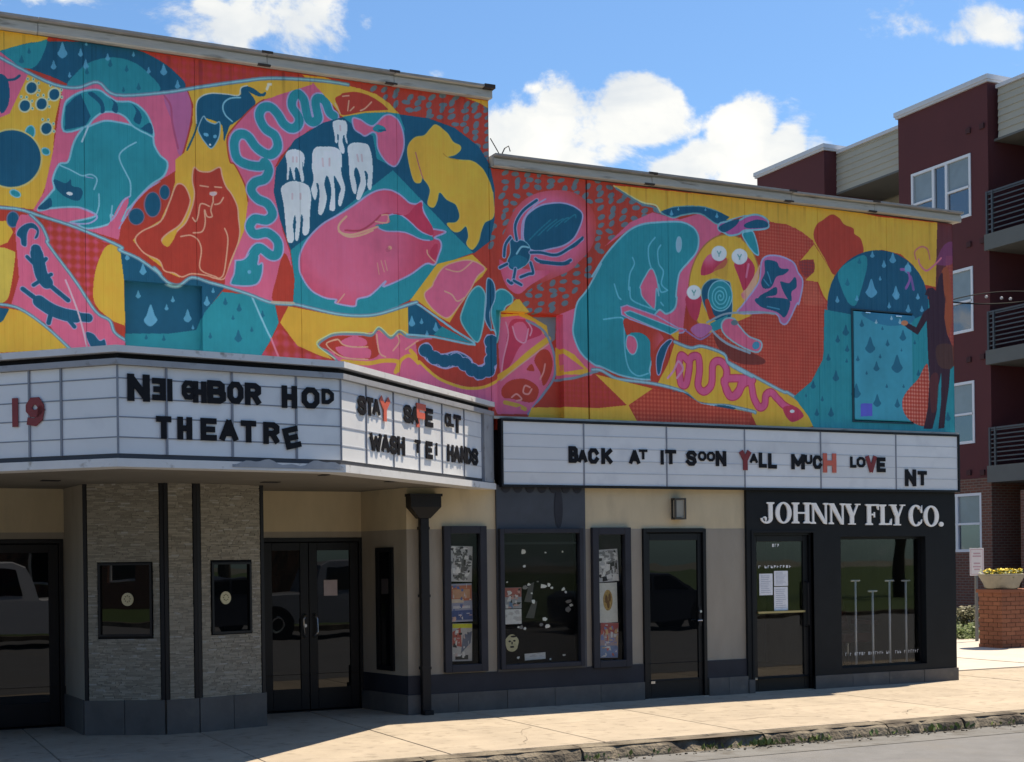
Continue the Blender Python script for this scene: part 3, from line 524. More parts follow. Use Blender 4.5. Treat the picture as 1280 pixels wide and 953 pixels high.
    drops(DRP, 'T', '573,568,18 735,600,28 665,645,20 855,680,30 565,850,48 760,875,32 635,755,12 295,925,18 450,915,16 935,900,14')
    drops(DRP, 'U', '655,5,20 800,10,14 605,70,14 735,95,18 828,95,14')
    drops(NAV, 'U', '310,245,24 255,300,18 192,425,16 243,555,24 88,612,18 150,705,12 113,800,17 210,800,21 320,365,16 316,445,10 805,530,14 1005,830,14 40,680,8 780,320,10', .75)
    drops(NAV, 'T', '470,620,16 375,790,20', .5)
    fill((46,158,178), 'U 352,95 755,125 765,850 365,835', sm=False); fill((30,128,160), 'U 420,110 750,128 752,185 620,205 500,180')
    drops(NAV, 'U', '472,350,36 655,480,40 515,490,22 695,280,24 590,328,15 415,195,17 388,432,13 540,415,10 378,660,32 520,725,28 657,740,20 585,618,10 700,618,9 448,528,9 555,225,9 685,372,7', .72)
    drops(WHT, 'U', '617,155,10 513,180,10 675,180,12', .6)
    fill((92,96,200), 'U 408,733 487,733 487,818 408,822', sm=False)
    fill(RED, 'U 870,470 870,850 780,870 710,810 690,720 730,640 800,570', grid=((232,150,130), .05, .9))
    # --- the painter figure on the maroon end strip
    fill((112,50,52), 'T 1088,300 1260,320 1260,953 1075,953', sm=False); fill((172,70,60), 'P 1182,320 1200,320 1200,460 1182,460', sm=False, grid=((210,110,80), .05, .5)); fill((178,84,52), 'P 1176,345 1186,340 1190,400 1180,420')
    fill((150,70,120), 'T 1100,560 1150,480 1215,470 1215,630 1080,640', alpha=.7)
    line((222,120,110), 2, 'T 1030,600 1010,520 960,500 910,540 920,600'); line((236,120,140), 2.2, 'T 940,600 950,640 1000,690 1060,650 1120,590')
    line((170,100,170), 3.5, 'T 800,680 850,690 870,760 840,830', alpha=.8); line((170,100,170), 3.5, 'T 880,740 900,840', alpha=.8); oval(DRP, 'T', 855, 670, 26, 30)
    fill(TEA, 'P 1176,458 1204,458 1204,560 1170,560', sm=False); drops(NAV, 'U', '1005,830,20', .7)
    fill((66,36,50), 'T 990,880 1010,830 1050,825 1080,850 1100,740 1130,700 1140,850 1160,953 |U 990,0 980,150 1000,260 1030,330 1045,470 1020,500 1010,640 990,780 980,900 940,905 960,700 960,520 935,640 930,780 900,905 840,905 870,760 880,560 870,400 865,260 860,170 800,265 730,225 690,190 725,185 790,215 840,110 880,80 870,0', sm=False)
    fill((98,62,48), 'U 930,340 1040,340 1045,470 1010,500 940,470', alpha=.7); fill((120,52,48), 'U 885,560 940,540 930,760 890,780', alpha=.6)
    oval((214,130,90), 'U', 706, 186, 24, 18)
    # --- the long drawn lines that tie the panels together
    for s, w in (('P -4,70 60,103 95,110 122,103 145,119 205,116 250,109 300,102 340,98 400,101 435,106', 3.2), ('B -30,632 25,635 160,650 320,700 600,790 950,940 |C 950,82 1100,150 1271,272 |F 80,95 180,205 280,232 380,172 520,212 640,245 830,305 1000,370 1150,385 |I 200,325 500,395 700,412 860,395 1080,325 1150,305', 3.0),
                 ('B 240,690 330,780 380,890 |C 385,40 600,330 760,570 870,640 910,735 1000,800', 2.6), ('C -40,510 60,520 150,545 260,610 400,720 560,870', 2.4)):
        line((112,140,156), w+1.4, s); line((138,200,206), w*.6, s)
    line((196,184,160), 3, 'I 0,305 170,312'); line((176,206,214), 2.2, 'A 650,1000 700,880')
    # weathering: soft mottling and the narrow sheets of the siding
    rs = np.random.RandomState(5); yy, xx = np.mgrid[0:MH, 0:MW]
    n = np.zeros((MH, MW), np.float32)
    for k, amp in ((90, .5), (30, .3), (9, .25)):
        g = rs.rand(MH//k+3, MW//k+3).astype(np.float32); fy, fx = yy/k, xx/k; iy, ix = fy.astype(int), fx.astype(int); ty, tx = (fy-iy), (fx-ix)
        ty = ty*ty*(3-2*ty); tx = tx*tx*(3-2*tx)
        n += amp*((g[iy, ix]*(1-tx)+g[iy, ix+1]*tx)*(1-ty)+(g[iy+1, ix]*(1-tx)+g[iy+1, ix+1]*tx)*ty-.5)
    drip = np.zeros((MH, MW), np.float32)
    for i in range(90):                      # rain streaks below the coping
        cx = int(rs.uniform(0, MW)); x = MX0+cx*MRES; top = int(((6.94 if x < 6.775 else 6.17)-MZ0)/MRES); L = int(rs.uniform(.1, .9)/MRES); w = int(rs.uniform(1, 5)); y0 = max(top-L, 0)
        drip[y0:top, max(cx-w, 0):cx+w] += (np.linspace(0, 1, top-y0)**1.5)[:, None]*rs.uniform(.03, .12)
    img *= (1.09*(1+.13*n)*(1-np.clip(drip, 0, .25)))[..., None]
    fl = img.mean(2, keepdims=True); img = img*.965+fl*.035
    return np.clip(img, 0, 1)

# ---------------------------------------------------------------- materials
C = dict(
 asphalt=mat('asphalt', (.135,.140,.148), .92, .16, 3.5, .5, 140, spots=(1.2, .5, .75, (.15,.148,.145))),
 walk=mat('walk_concrete', (.34,.29,.23), .9, .16, 1.8, .35, 120, spots=(7, .56, .72, (.22,.185,.145)), objvar=.07),
 joint=mat('joint_dirt', (.11,.09,.07), .95),
 plaza=mat('plaza_concrete', (.44,.41,.37), .9, .10, 1.5, .15, 60, objvar=.08),
 kerb=mat('kerb_concrete', (.17,.145,.11), .95, .4, 7, 1.0, 30, spots=(3.5, .45, .62, (.055,.045,.035))),
 cream=mat('cream_stucco', (.56,.46,.305), .85, .09, 2.2, .25, 160, spots=(1.6, .58, .85, (.40,.33,.23)), stretch=(2, 2, .7)),
 taupe=mat('taupe_stucco', (.31,.275,.225), .85, .10, 2.2, .25, 160, spots=(1.6, .58, .85, (.23,.20,.16)), stretch=(2, 2, .7)),
 navy=mat('navy_paint', (.026,.028,.037), .6, .2, 4, .05, 60, spec=.25),
 tile=mat('grey_plinth_tile', (.112,.104,.098), .6, .22, 4, .1, 120, spec=.3, spots=(6, .6, .8, (.17,.15,.125)), objvar=.15),
 black=mat('black_paint', (.008,.010,.012), .6, .2, 5, .05, 60, spec=.22),
 metal_black=mat('black_metal', (.007,.007,.009), .5, .2, 8, spec=.3),
 frame=mat('bronze_frame', (.005,.006,.008), .45, .2, 8, spec=.3),
 dark=mat('dark_room', (.010,.010,.010), .9),
 void=mat('black_gap', (.006,.006,.007), .9),
 white=mat('white_enamel', (.62,.63,.64), .45, .08, 4, .05, 40, spots=(9, .62, .75, (.30,.28,.25))),
 panel=mat('milky_acrylic', (.70,.72,.74), .35, .06, 1.4, spots=(2.6, .56, .85, (.52,.54,.58)), objvar=.09),
 rail=mat('acrylic_rail', (.20,.22,.26), .4), rail_pale=mat('pale_rail', (.42,.45,.51), .4),
 grey=mat('grey_sheet_metal', (.30,.31,.33), .5, .12, 6, .05, 50, spots=(8, .6, .8, (.14,.13,.12))),
 soffit=mat('painted_soffit', (.17,.155,.13), .8, .10, 1.5, spots=(3, .6, .8, (.22,.20,.17))),
 cope=mat('weathered_coping', (.44,.42,.375), .7, .16, 5, .1, 60, spots=(5, .58, .75, (.16,.14,.11)), stretch=(.5, 1, 3)),
 cope_top=mat('coping_cap', (.27,.27,.275), .6, .2, 6, .1, 60),
 rust=mat('rusted_joint', (.05,.035,.028), .9, .4, 20, .3, 60),
 stone=mat('ledge_stone', (.30,.285,.25), .75, .35, 14, .4, 120),
 letter=mat('black_letter', (.007,.007,.010), .6, spec=.2), red_letter=mat('dark_red_letter', (.22,.018,.022), .5), orange_letter=mat('orange_red_letter', (.62,.12,.08), .5),
 ivory=mat('ivory_letter', (.90,.88,.84), .5, .02),
 glass=glass_mat('dark_door_glass', (.003,.004,.005), 0, 1.48), shop_glass=glass_mat('shop_glass', (0,0,0), .86, 1.42), case_glass=glass_mat('case_glass', (0,0,0), .94, 1.2),
 steel=mat('brushed_steel', (.45,.45,.46), .3, .05, metal=1), chrome=mat('chrome', (.7,.7,.72), .12, .02, metal=1), brass=mat('brass', (.42,.33,.16), .35, .05, metal=.6),
 paper=mat('white_paper', (.72,.74,.75), .7, .06, 20), maroon=mat('maroon_stucco', (.088,.018,.021), .85, .08, .8, .1, 30),
 tan=mat('tan_lap_siding', (.36,.34,.285), .75, .06, 1.2), roofwhite=mat('pale_roof_edge', (.50,.52,.56), .5, .05),
 winwhite=mat('white_vinyl', (.62,.64,.68), .4, .03), brick=None, leaf=None, tyre=mat('tyre_rubber', (.02,.02,.02), .8),
 roof=mat('roof_felt', (.12,.12,.12), .9), bal=mat('balcony_grey', (.10,.105,.10), .7, .08, 2), balrail=mat('balcony_rail', (.045,.05,.058), .5),
)
def brick_mat(name, c1, c2, mortar, scale):
    m = bpy.data.materials.new(name); m.use_nodes = True; t = m.node_tree; b = t.nodes['Principled BSDF']; b.inputs['Roughness'].default_value = .88
    tc = t.nodes.new('ShaderNodeTexCoord'); sp = t.nodes.new('ShaderNodeSeparateXYZ'); t.links.new(tc.outputs['Object'], sp.inputs[0])
    ad = t.nodes.new('ShaderNodeMath'); t.links.new(sp.outputs[0], ad.inputs[0]); t.links.new(sp.outputs[1], ad.inputs[1])
    cb = t.nodes.new('ShaderNodeCombineXYZ'); t.links.new(ad.outputs[0], cb.inputs[0]); t.links.new(sp.outputs[2], cb.inputs[1])
    br = t.nodes.new('ShaderNodeTexBrick'); t.links.new(cb.outputs[0], br.inputs['Vector']); br.inputs['Scale'].default_value = scale
    br.inputs['Color1'].default_value = (*c1, 1); br.inputs['Color2'].default_value = (*c2, 1); br.inputs['Mortar'].default_value = (*mortar, 1)
    br.inputs['Mortar Size'].default_value = .012; br.inputs['Brick Width'].default_value = .22; br.inputs['Row Height'].default_value = .075
    t.links.new(br.outputs['Color'], b.inputs['Base Color'])
    bp = t.nodes.new('ShaderNodeBump'); bp.inputs['Strength'].default_value = .4; bp.inputs['Distance'].default_value = .01; bp.invert = True; t.links.new(br.outputs['Fac'], bp.inputs['Height']); t.links.new(bp.outputs[0], b.inputs['Normal'])
    return m
C['brick'] = brick_mat('red_brick', (.17,.058,.036), (.12,.042,.028), (.16,.12,.095), 1)
C['brick_sun'] = brick_mat('orange_brick', (.24,.085,.045), (.18,.062,.036), (.22,.16,.12), 1)
def leaf_mat(name, a, b_):
    m = bpy.data.materials.new(name); m.use_nodes = True; t = m.node_tree; b = t.nodes['Principled BSDF']; b.inputs['Roughness'].default_value = .6
    g = t.nodes.new('ShaderNodeNewGeometry'); r = t.nodes.new('ShaderNodeValToRGB'); r.color_ramp.elements[0].color = (*a, 1); r.color_ramp.elements[1].color = (*b_, 1)
    t.links.new(g.outputs['Random Per Island'], r.inputs[0]); t.links.new(r.outputs[0], b.inputs['Base Color']); return m
C['leaf'] = leaf_mat('shrub_leaf', (.05,.085,.02), (.16,.22,.06)); C['leaf_dark'] = leaf_mat('tree_leaf', (.02,.045,.012), (.07,.12,.03)); C['bark'] = mat('bark', (.10,.075,.055), .95, .3, 12, .6, 30)

# mural paint: one image painted here, held in the file
px_ = paint_mural()
im = bpy.data.images.new('mural_paint', MW, MH, alpha=False)
buf = np.ones((MH, MW, 4), np.float32); buf[..., :3] = px_; im.pixels.foreach_set(buf.ravel()); im.update(); im.pack()
mm = bpy.data.materials.new('mural_paint'); mm.use_nodes = True; t_ = mm.node_tree; b_ = t_.nodes['Principled BSDF']; b_.inputs['Roughness'].default_value = .6; b_.inputs['Specular IOR Level'].default_value = .35
ti = t_.nodes.new('ShaderNodeTexImage'); ti.image = im; ti.extension = 'EXTEND'; ti.interpolation = 'Linear'
uvn = t_.nodes.new('ShaderNodeUVMap'); uvn.uv_map = 'wall'; t_.links.new(uvn.outputs[0], ti.inputs[0])
nw = t_.nodes.new('ShaderNodeTexNoise'); nw.inputs['Scale'].default_value = 2.2; nw.inputs['Detail'].default_value = 7; tcw = t_.nodes.new('ShaderNodeTexCoord'); mpw = t_.nodes.new('ShaderNodeMapping'); mpw.inputs['Scale'].default_value = (3, 1, .5); t_.links.new(tcw.outputs['Object'], mpw.inputs[0]); t_.links.new(mpw.outputs[0], nw.inputs['Vector'])
rw = t_.nodes.new('ShaderNodeMapRange'); rw.inputs[1].default_value = .3; rw.inputs[2].default_value = .7; rw.inputs[3].default_value = .93; rw.inputs[4].default_value = 1.04; t_.links.new(nw.outputs['Fac'], rw.inputs[0])
sw = t_.nodes.new('ShaderNodeVectorMath'); sw.operation = 'SCALE'; t_.links.new(ti.outputs['Color'], sw.inputs[0]); t_.links.new(rw.outputs[0], sw.inputs['Scale']); t_.links.new(sw.outputs[0], b_.inputs['Base Color'])
C['mural'] = mm
def wall_uv(o):
    me = o.data; uv = me.uv_layers.new(name='wall'); vi = np.empty(len(me.loops), np.int32); me.loops.foreach_get('vertex_index', vi)
    co = np.empty(len(me.vertices)*3, np.float32); me.vertices.foreach_get('co', co); co = co.reshape(-1, 3)[vi]
    u = np.stack([(co[:, 0]-MX0)/(MX1-MX0), (co[:, 2]-MZ0)/(MZ1-MZ0)], 1).astype(np.float32); uv.data.foreach_set('uv', u.ravel())

# ---------------------------------------------------------------- ground
def sheet(name, x0, x1, y0, y1, z, m, **k):
    return MB().poly([(x0,y0,z),(x1,y0,z),(x1,y1,z),(x0,y1,z)]).build(name, m, **k)
KERB_Y = -3.32
g = sheet('ground', -400, 500, -400, 500, -.30, mat('far_ground', (.16,.16,.12), .95)); g['kind'] = 'structure'
g = sheet('road', -120, 200, -19.6, KERB_Y+.02, -.13, C['asphalt']); g['kind'] = 'structure'
walk = sheet('sidewalk', -60, 16.2, KERB_Y-.0, 1.2, -.012, C['joint']); walk['kind'] = 'structure'
g = MB().box(16.2, 60, KERB_Y, 40, -.3, -.004).box(12, 16.199, 1.195, 40, -.3, -.004).build('plaza_pavement', C['plaza']); g['kind'] = 'structure'
pz = g
xj = [-6.2, -4.6, -3.0, -1.4, .2, 1.75, 3.30, 4.86, 6.42, 7.98, 9.54, 11.1, 12.66, 14.22, 16.19]
for i in range(len(xj)-1):
    a, b = xj[i]+.006, xj[i+1]-.006; h = random.uniform(-.002, .002)
    for (c, d) in ((KERB_Y+.18, -1.62), (-1.608, 1.0)):
        MB().box(a, b, c, d, -.06, h).build('slab', C['walk'], walk, bevel=.006)
for a in np.arange(16.6, 30, 2.4):
    for c in np.arange(KERB_Y+.3, 9, 2.4): MB().box(a, a+2.385, c, c+2.385, -.05, .004).build('slab', C['plaza'], pz)
# kerb: worn, broken stones
kerb = struct_empty('kerb', (4, KERB_Y, 0))
x = -8.; rk = random.Random(4)
while x < 26:
    L = rk.uniform(.5, 1.5); seg = MB(); n = max(3, int(L/.09)); prof = []
    for i in range(n+1):
        X = x+L*i/n; e = rk.uniform(-.022, .016); t = rk.uniform(-.02, .002)
        if 7.0 < X < 8.0: t -= .03; e += .03
        prof.append((X, e, t))
    ys = lambda e: [(KERB_Y-.10+e, -.30), (KERB_Y-.06+e, -.10), (KERB_Y-.03+e*1.5, -.03), (KERB_Y+.02+e*.6, -.001), (KERB_Y+.17, 0)]
    for i in range(n):
        A = [(prof[i][0], yy, zz+prof[i][2]*(0, .6, 1, .35, 0)[k]-.004) for k, (yy, zz) in enumerate(ys(prof[i][1]))]
        B = [(prof[i+1][0], yy, zz+prof[i+1][2]*(0, .6, 1, .35, 0)[k]-.004) for k, (yy, zz) in enumerate(ys(prof[i+1][1]))]
        for k in range(4): seg.poly([A[k], B[k], B[k+1], A[k+1]])
        if i == 0: seg.poly(A+[(A[0][0], KERB_Y+.17, -.3)])
        if i == n-1: seg.poly(B+[(B[0][0], KERB_Y+.17, -.3)])
    seg.build('kerb_stone', C['kerb'], kerb); x += L+rk.uniform(.005, .02)
g = sheet('gutter', -60, 60, KERB_Y-.55, KERB_Y+.0, -.126, mat('gutter_concrete', (.125,.128,.130), .9, .2, 3, .4, 80, spots=(5, .5, .75, (.07,.065,.058)))); g['kind'] = 'structure'
def leaf_cluster(mb, c, r, n, s, rng, flat=.7):
    for i in range(n):
        d = Vector((rng.gauss(0, 1), rng.gauss(0, 1), rng.gauss(0, 1)*flat)).normalized()*r*rng.uniform(.35, 1)
        p = Vector(c)+d; a = Vector((rng.gauss(0, 1), rng.gauss(0, 1), rng.gauss(0, 1))).normalized(); b = a.orthogonal().normalized(); w = s*rng.uniform(.6, 1.2)
        mb.poly([p-a*w, p+b*w*.45, p+a*w, p-b*w*.45])
for pts in ([(5.6,-3.0),(5.9,-2.6),(6.05,-2.1),(6.4,-1.7)], [(8.0,-2.2),(8.5,-2.35),(8.9,-2.3),(9.5,-2.6)], [(10.2,-3.1),(10.35,-2.7),(10.8,-2.45)], [(12.7,-2.9),(13.3,-2.7),(13.9,-2.95),(14.4,-2.8)], [(3.2,-1.2),(3.6,-.95),(4.2,-.9)]):
    q = []; rc_ = random.Random(int(pts[0][0]*10))
    for (a, b), (c, d) in zip(pts[:-1], pts[1:]): q += [(a+(c-a)*t+rc_.gauss(0, .018), b+(d-b)*t+rc_.gauss(0, .018)) for t in np.arange(0, 1, .2)]
    mb = MB()
    for (a, b), (c, d) in zip(q[:-1], q[1:]): w = rc_.uniform(.003, .006); mb.poly([(a, b-w, .0045), (c, d-w, .0045), (c, d+w, .0045), (a, b+w, .0045)])
    mb.build('crack', C['joint'], walk)
weeds = MB(); rw_ = random.Random(9)
for px, n in ((655,10),(735,5),(786,22),(850,34),(858,26),(910,34),(1040,14),(1070,12),(1130,10),(1205,36),(1215,20),(1262,22),(960,8),(1000,12),(890,8),(700,6),(820,8)):
    bx = onz(px, 925-(px-640)*.082, -.08)[0]
    for i in range(n):
        o = Vector((bx+rw_.gauss(0, .09), KERB_Y-.09+rw_.gauss(0, .03), -.11)); h = rw_.uniform(.02, .085); d = Vector((rw_.gauss(0, .5), rw_.gauss(-.1, .4), 1)).normalized()*h; sdw = Vector((rw_.uniform(-1, 1), rw_.uniform(-1, 1), 0)).normalized()*h*.3
        weeds.poly([o, o+d*.5+sdw, o+d, o+d*.5-sdw])
wd = weeds.build('weeds', C['leaf']); wd['kind'] = 'stuff'; wd['label'] = 'small green weeds growing out of the broken kerb'; wd['category'] = 'weeds'
crumbs = MB()
for i in range(260):
    X = rw_.uniform(3, 14); o = Vector((X, KERB_Y+rw_.gauss(-.14, .06), -.126)); s_ = rw_.uniform(.006, .022)
    crumbs.obox(o, (s_, s_*.3, 0), (-s_*.2, s_*.8, 0), (0, 0, s_*.6))
cr = crumbs.build('kerb_rubble', C['kerb']); cr['kind'] = 'stuff'; cr['label'] = 'crumbled bits of kerb lying in the gutter'; cr['category'] = 'rubble'

# ---------------------------------------------------------------- theatre building
TH = thing('theatre_building', 'theatre building with a bright animal mural above a tan and black shop front', 'building', (6, 5, 0))
XR, XM, XL = 13.70, 6.775, -3.6; ZL, ZR = 6.95, 6.18
core = MB().box(XL, XM-.02, 1.25, 22, -.2, ZL-.1).box(XM-.02, XR-.04, 4.2, 22, -.2, ZR-.1).box(XM-.02, XR-.04, .22, 4.2, 2.65, ZR-.1).box(XL, XM-.02, .22, 1.25, 2.62, ZL-.1).box(XR-.14, XR-.04, .22, 4.2, -.2, 2.65)
core.build('building_shell', C['taupe'], TH)
MB().box(XL+.2, XM-.2, .4, 21.8, ZL-.1, ZL-.04).box(XM, XR-.2, .4, 21.8, ZR-.1, ZR-.04).build('roof', C['roof'], TH)
MB().box(XL, XM, .12, .22, 2.62, ZL).box(XM, XR-.01, .12, .22, 2.62, ZR).build('backing_wall', C['void'], TH)
# siding sheets with fine upright flutes
REC_A = (2.675, 3.47, 3.3, 4.59); REC_B = (6.845, 7.71, 3.2, 4.565); HATCH = (11.972, 12.98, 3.46, 4.905)
def siding(x0, x1, z0, z1):
    holes = [h for h in (REC_A, REC_B, HATCH) if h[0] < x1 and h[1] > x0 and h[3] > z0]
    n = max(1, round((x1-x0)/.088)); prof = []
    for i in range(n):
        a = x0+(x1-x0)*i/n; w = (x1-x0)/n
        prof += [(a, -.002), (a+w*.30, -.002), (a+w*.38, .0008), (a+w*.92, .0008)]
    prof.append((x1, -.002)); prof.insert(0, (x0, .03)); prof.append((x1, .03))
    xs = [p for p in prof]
    for h in holes:
        for e in (h[0], h[1]):
            if x0 < e < x1: xs.append((e, 0))
    xs.sort(key=lambda p: p[0]) if holes else None
    zs = sorted({z0, z1, *[z for h in holes for z in (h[2], h[3]) if z0 < z < z1]}); mb = MB()
    for i in range(len(xs)-1):
        (a, ya), (b, yb) = xs[i], xs[i+1]
        for j in range(len(zs)-1):
            cx, cz = (a+b)/2, (zs[j]+zs[j+1])/2
            if any(h[0] < cx < h[1] and h[2] < cz < h[3] for h in holes): continue
            mb.poly([(a, ya, zs[j]), (b, yb, zs[j]), (b, yb, zs[j+1]), (a, ya, zs[j+1])])
    o = mb.build('siding_panel', C['mural'], TH); wall_uv(o)
xs_l = [XM-.002]; 
while xs_l[-1] > XL: xs_l.append(xs_l[-1]-1.118)
xs_l[-1] = XL
for a, b in zip(xs_l[1:], xs_l[:-1]): siding(a+.002, b-.002, 3.0, ZL)
xs_r = [XM, 8.043, 9.17, 10.30, 11.43, 12.56, XR]
for i, (a, b) in enumerate(zip(xs_r[:-1], xs_r[1:])): siding(a+(.010 if i == 1 else .002), b-(.010 if i == 0 else .002), 3.34, ZR)
def painted(name, mb, **k):
    o = mb.build(name, C['mural'], TH, **k); wall_uv(o); return o
for (a, b, c, d), dep in ((REC_A, .085), (REC_B, .10)):
    mb = MB(); perf(mb, a, b, c, d, [], dep, 0)
    for q in ([(a,0,c),(a,0,d),(a,dep,d),(a,dep,c)], [(b,0,c),(b,dep,c),(b,dep,d),(b,0,d)], [(a,0,d),(b,0,d),(b,dep,d),(a,dep,d)]): mb.poly(q)
    painted('filled_window', mb)
a, b, c, d = HATCH
painted('hatch_door', MB().box(a+.016, b-.008, -.012, .02, c+.012, d-.018), bevel=.004)
MB().box(a+.2, a+.28, -.030, -.014, d-.035, d-.022).box(b-.3, b-.2, -.030, -.014, d-.05, d-.035).build('hatch_hinge', C['chrome'], TH)
for h in (0,): MB().box(a-.02, a+.004, -.012, .006, c-.02, d+.015).box(a+.004, b, -.012, .006, d-.002, d+.015).box(a+.004, b, -.012, .006, c-.02, c-.004).build('hatch_shade_frame', mat('teal_edge_shade', (.008,.05,.07), .6), TH)  # dark strips round the hatch: its edge shadow is put into their colour
# end board at the right corner and the corner return
painted('corner_return', MB().poly([(XR, -.004, 3.34), (XR, .25, 3.34), (XR, .25, ZR), (XR, -.004, ZR)]))
painted('step_return', MB().poly([(XM+.002, -.003, ZR), (XM+.002, .25, ZR), (XM+.002, .25, ZL), (XM+.002, -.003, ZL)]))
# coping in lengths with lapped, rusty joints
def coping(x0, x1, ztop, joints):
    e = [x0]+joints+[x1]; rr = random.Random(int(ztop*100))
    for a, b in zip(e[:-1], e[1:]):
        dz = rr.uniform(-.008, .006)
        pr = [(-.02,-.130),(-.075,-.135),(-.085,-.125),(-.085,-.048),(-.070,-.040),(-.070,-.030),(-.135,-.026),(-.140,-.004),(-.125,.0),(.30,.004),(.30,-.13)]
        mb = MB(); A = [(a+.003, y, ztop+z+dz) for y, z in pr]; B = [(b-.003, y, ztop+z+dz*.3) for y, z in pr]
        for i in range(len(pr)): j = (i+1) % len(pr); mb.poly([A[i], B[i], B[j], A[j]])
        mb.poly(A); mb.poly(B[::-1])
        o = mb.build('coping', C['cope'], TH); o.data.materials.append(C['cope_top'])
        for p in o.data.polygons:
            zc = sum(o.data.vertices[v].co.z for v in p.vertices)/len(p.vertices)-ztop
            if zc > -.030: p.material_index = 1
    for j in joints:
        if rr.random() < .75: MB().box(j-.07, j+.05, -.1425, -.05, ztop-.022, ztop+.003).build('rusted_joint', C['rust'], TH); MB().box(j-.10, j+.04, -.087, -.05, ztop-.137, ztop-.118).build('rust_stain', C['rust'], TH)
coping(XL-.05, XM+.02, 7.085, [-1.6, 1.86, 4.17, 5.6])
MB().box(XM-.10, XM+.03, -.145, -.03, 7.045, 7.089).build('rusted_joint', C['rust'], TH)
coping(XM+.025, XR+.09, 6.325, [8.9, 10.96, 12.3])
MB().box(XM, XR+.02, -.05, .0, 3.315, 3.345).build('sill_strip', C['cope'], TH)
# rooftop wires at the step
w = thing('cable_stub', 'short bent cables sticking up at the step between the two roof edges', 'cable', (6.9, .05, 6.33))
MB().tube([(6.80, .0, 6.52), (6.84, -.02, 6.44), (6.90, .0, 6.37), (6.93, .02, 6.33)], .006, 6).build('cable', C['black'], w)
MB().tube([(6.93, .0, 6.33), (6.97, -.02, 6.42), (7.03, .0, 6.46), (7.05, 0, 6.40)], .007, 6).build('cable', C['black'], w)

# street level wall -------------------------------------------------
Z1, Z2, ZB = .215, .425, 2.055
holes = [(6.16, 6.64, .47, 2.05), (6.84, 7.87, .48, 2.04), (8.07, 8.53, .45, 2.04), (8.74, 9.645, -.02, 2.06)]
LX = 5.71
def zoned(name, x0, x1, z0, z1, m, y=0., dep=.12, hs=holes, parent=TH):
    hh = [(max(a, x0), min(b, x1), max(c, z0), min(d, z1)) for a, b, c, d in hs if a < x1 and b > x0 and c < z1 and d > z0]
    return perf(MB(), x0, x1, z0, z1, hh, y, dep).build(name, m, parent)
zoned('upper_wall', LX, 6.80, ZB, 2.62, C['cream']); zoned('upper_wall', 7.955, 10.235, ZB, 2.56, C['cream'])
zoned('lower_wall', LX, 6.80, Z2, ZB, C['taupe'], y=-.002); zoned('lower_wall', 7.955, 10.235, Z2, ZB, C['taupe'], y=-.002)
zoned('navy_band', LX-.01, 10.235, Z1, Z2, C['navy'], y=-.022)
mb = MB(); perf(mb, 6.80, 7.955, Z2, 2.56, [(6.84, 7.87, .48, 2.04)], -.03, .15); mb.poly([(6.8,-.03,Z2),(6.8,0,Z2),(6.8,0,2.56),(6.8,-.03,2.56)]).poly([(7.955,-.03,Z2),(7.955,-.03,2.56),(7.955,0,2.56),(7.955,0,Z2)])
mb.build('navy_bay', mat('slate_navy', (.042,.048,.062), .5, .25, 3, .05, 60), TH)
MB().box(LX-.01, 8.735, -.021, .1, Z2, Z2+.004).box(9.65, 10.235, -.021, .1, Z2, Z2+.004).build('band_ledge', C['navy'], TH)
# scalloped valance shapes under the long sign
mb = MB()
for k in range(7):
    a = 6.86+k*.155; mb.prism([(a+.12*math.cos(t)*.5+.06, -.034, 2.545+.075*math.sin(t)) for t in np.linspace(-math.pi, 0, 9)], (0, -.004, 0))
mb.prism([(7.60+.055*math.cos(t), -.034, 2.30+.24*math.sin(t)) for t in np.linspace(-math.pi, math.pi, 17)[:-1]], (0, -.003, 0))
mb.build('painted_scallops', C['navy'], TH)
# plinth tiles
def tiles(p0, p1, z0, z1, w, m, parent, proud=.03, name='plinth_tile'):
    p0, p1 = Vector((*p0, 0)), Vector((*p1, 0)); e = p1-p0; L = e.length; e.normalize(); nn = Vector((e.y, -e.x, 0)); n = max(1, round(L/w))
    for i in range(n):
        a = L*i/n+.003; b = L*(i+1)/n-.003; pr = proud+random.uniform(-.002, .002)
        MB().obox(p0+e*a+Vector((0, 0, z0)), e*(b-a), nn*pr, (0, 0, z1-z0)).build(name, m, parent)
MB().box(LX, 8.735, -.02, .1, -.05, Z1-.004).box(9.65, 10.235, -.02, .1, -.05, Z1-.004).build('plinth_core', C['joint'], TH)
tiles((LX-.03, -.02), (8.735, -.02), -.05, Z1, .61, C['tile'], TH); tiles((9.65, -.02), (10.235, -.02), -.05, Z1, .29, C['tile'], TH)
# vestibules either side of the ticket booth
BY = .95
BK = [(-1.2, 0), (.45, 0), (.66, BY), (5.52, BY), (LX, 0)]
for (p, q), (z0, z1, m, nm) in [(s_, z_) for s_ in ((BK[3], BK[4]), (BK[1], BK[2])) for z_ in ((Z1, Z2, C['navy'], 'navy_band'), (Z2, ZB, C['taupe'], 'lower_wall'), (ZB, 2.62, C['cream'], 'upper_wall'))]:
    MB().poly([(*p, z0), (*q, z0), (*q, z1), (*p, z1)]).build(nm, m, TH)
tiles(BK[4], BK[3], -.05, Z1, .5, C['tile'], TH, proud=-.02); tiles(BK[2], BK[1], -.05, Z1, .5, C['tile'], TH, proud=-.02)
DR = (4.30, 5.53, -.02, 1.985); DL = (.95, 2.18, -.02, 1.985)
for x0, x1 in ((.66, 5.52),):
    zoned('upper_wall', x0, x1, ZB, 2.62, C['cream'], y=BY, hs=[]); zoned('lower_wall', x0, x1, Z2, ZB, C['taupe'], y=BY, hs=[DR, DL])
    zoned('navy_band', x0, x1, -.05, Z2, C['navy'], y=BY-.004, hs=[DR, DL])
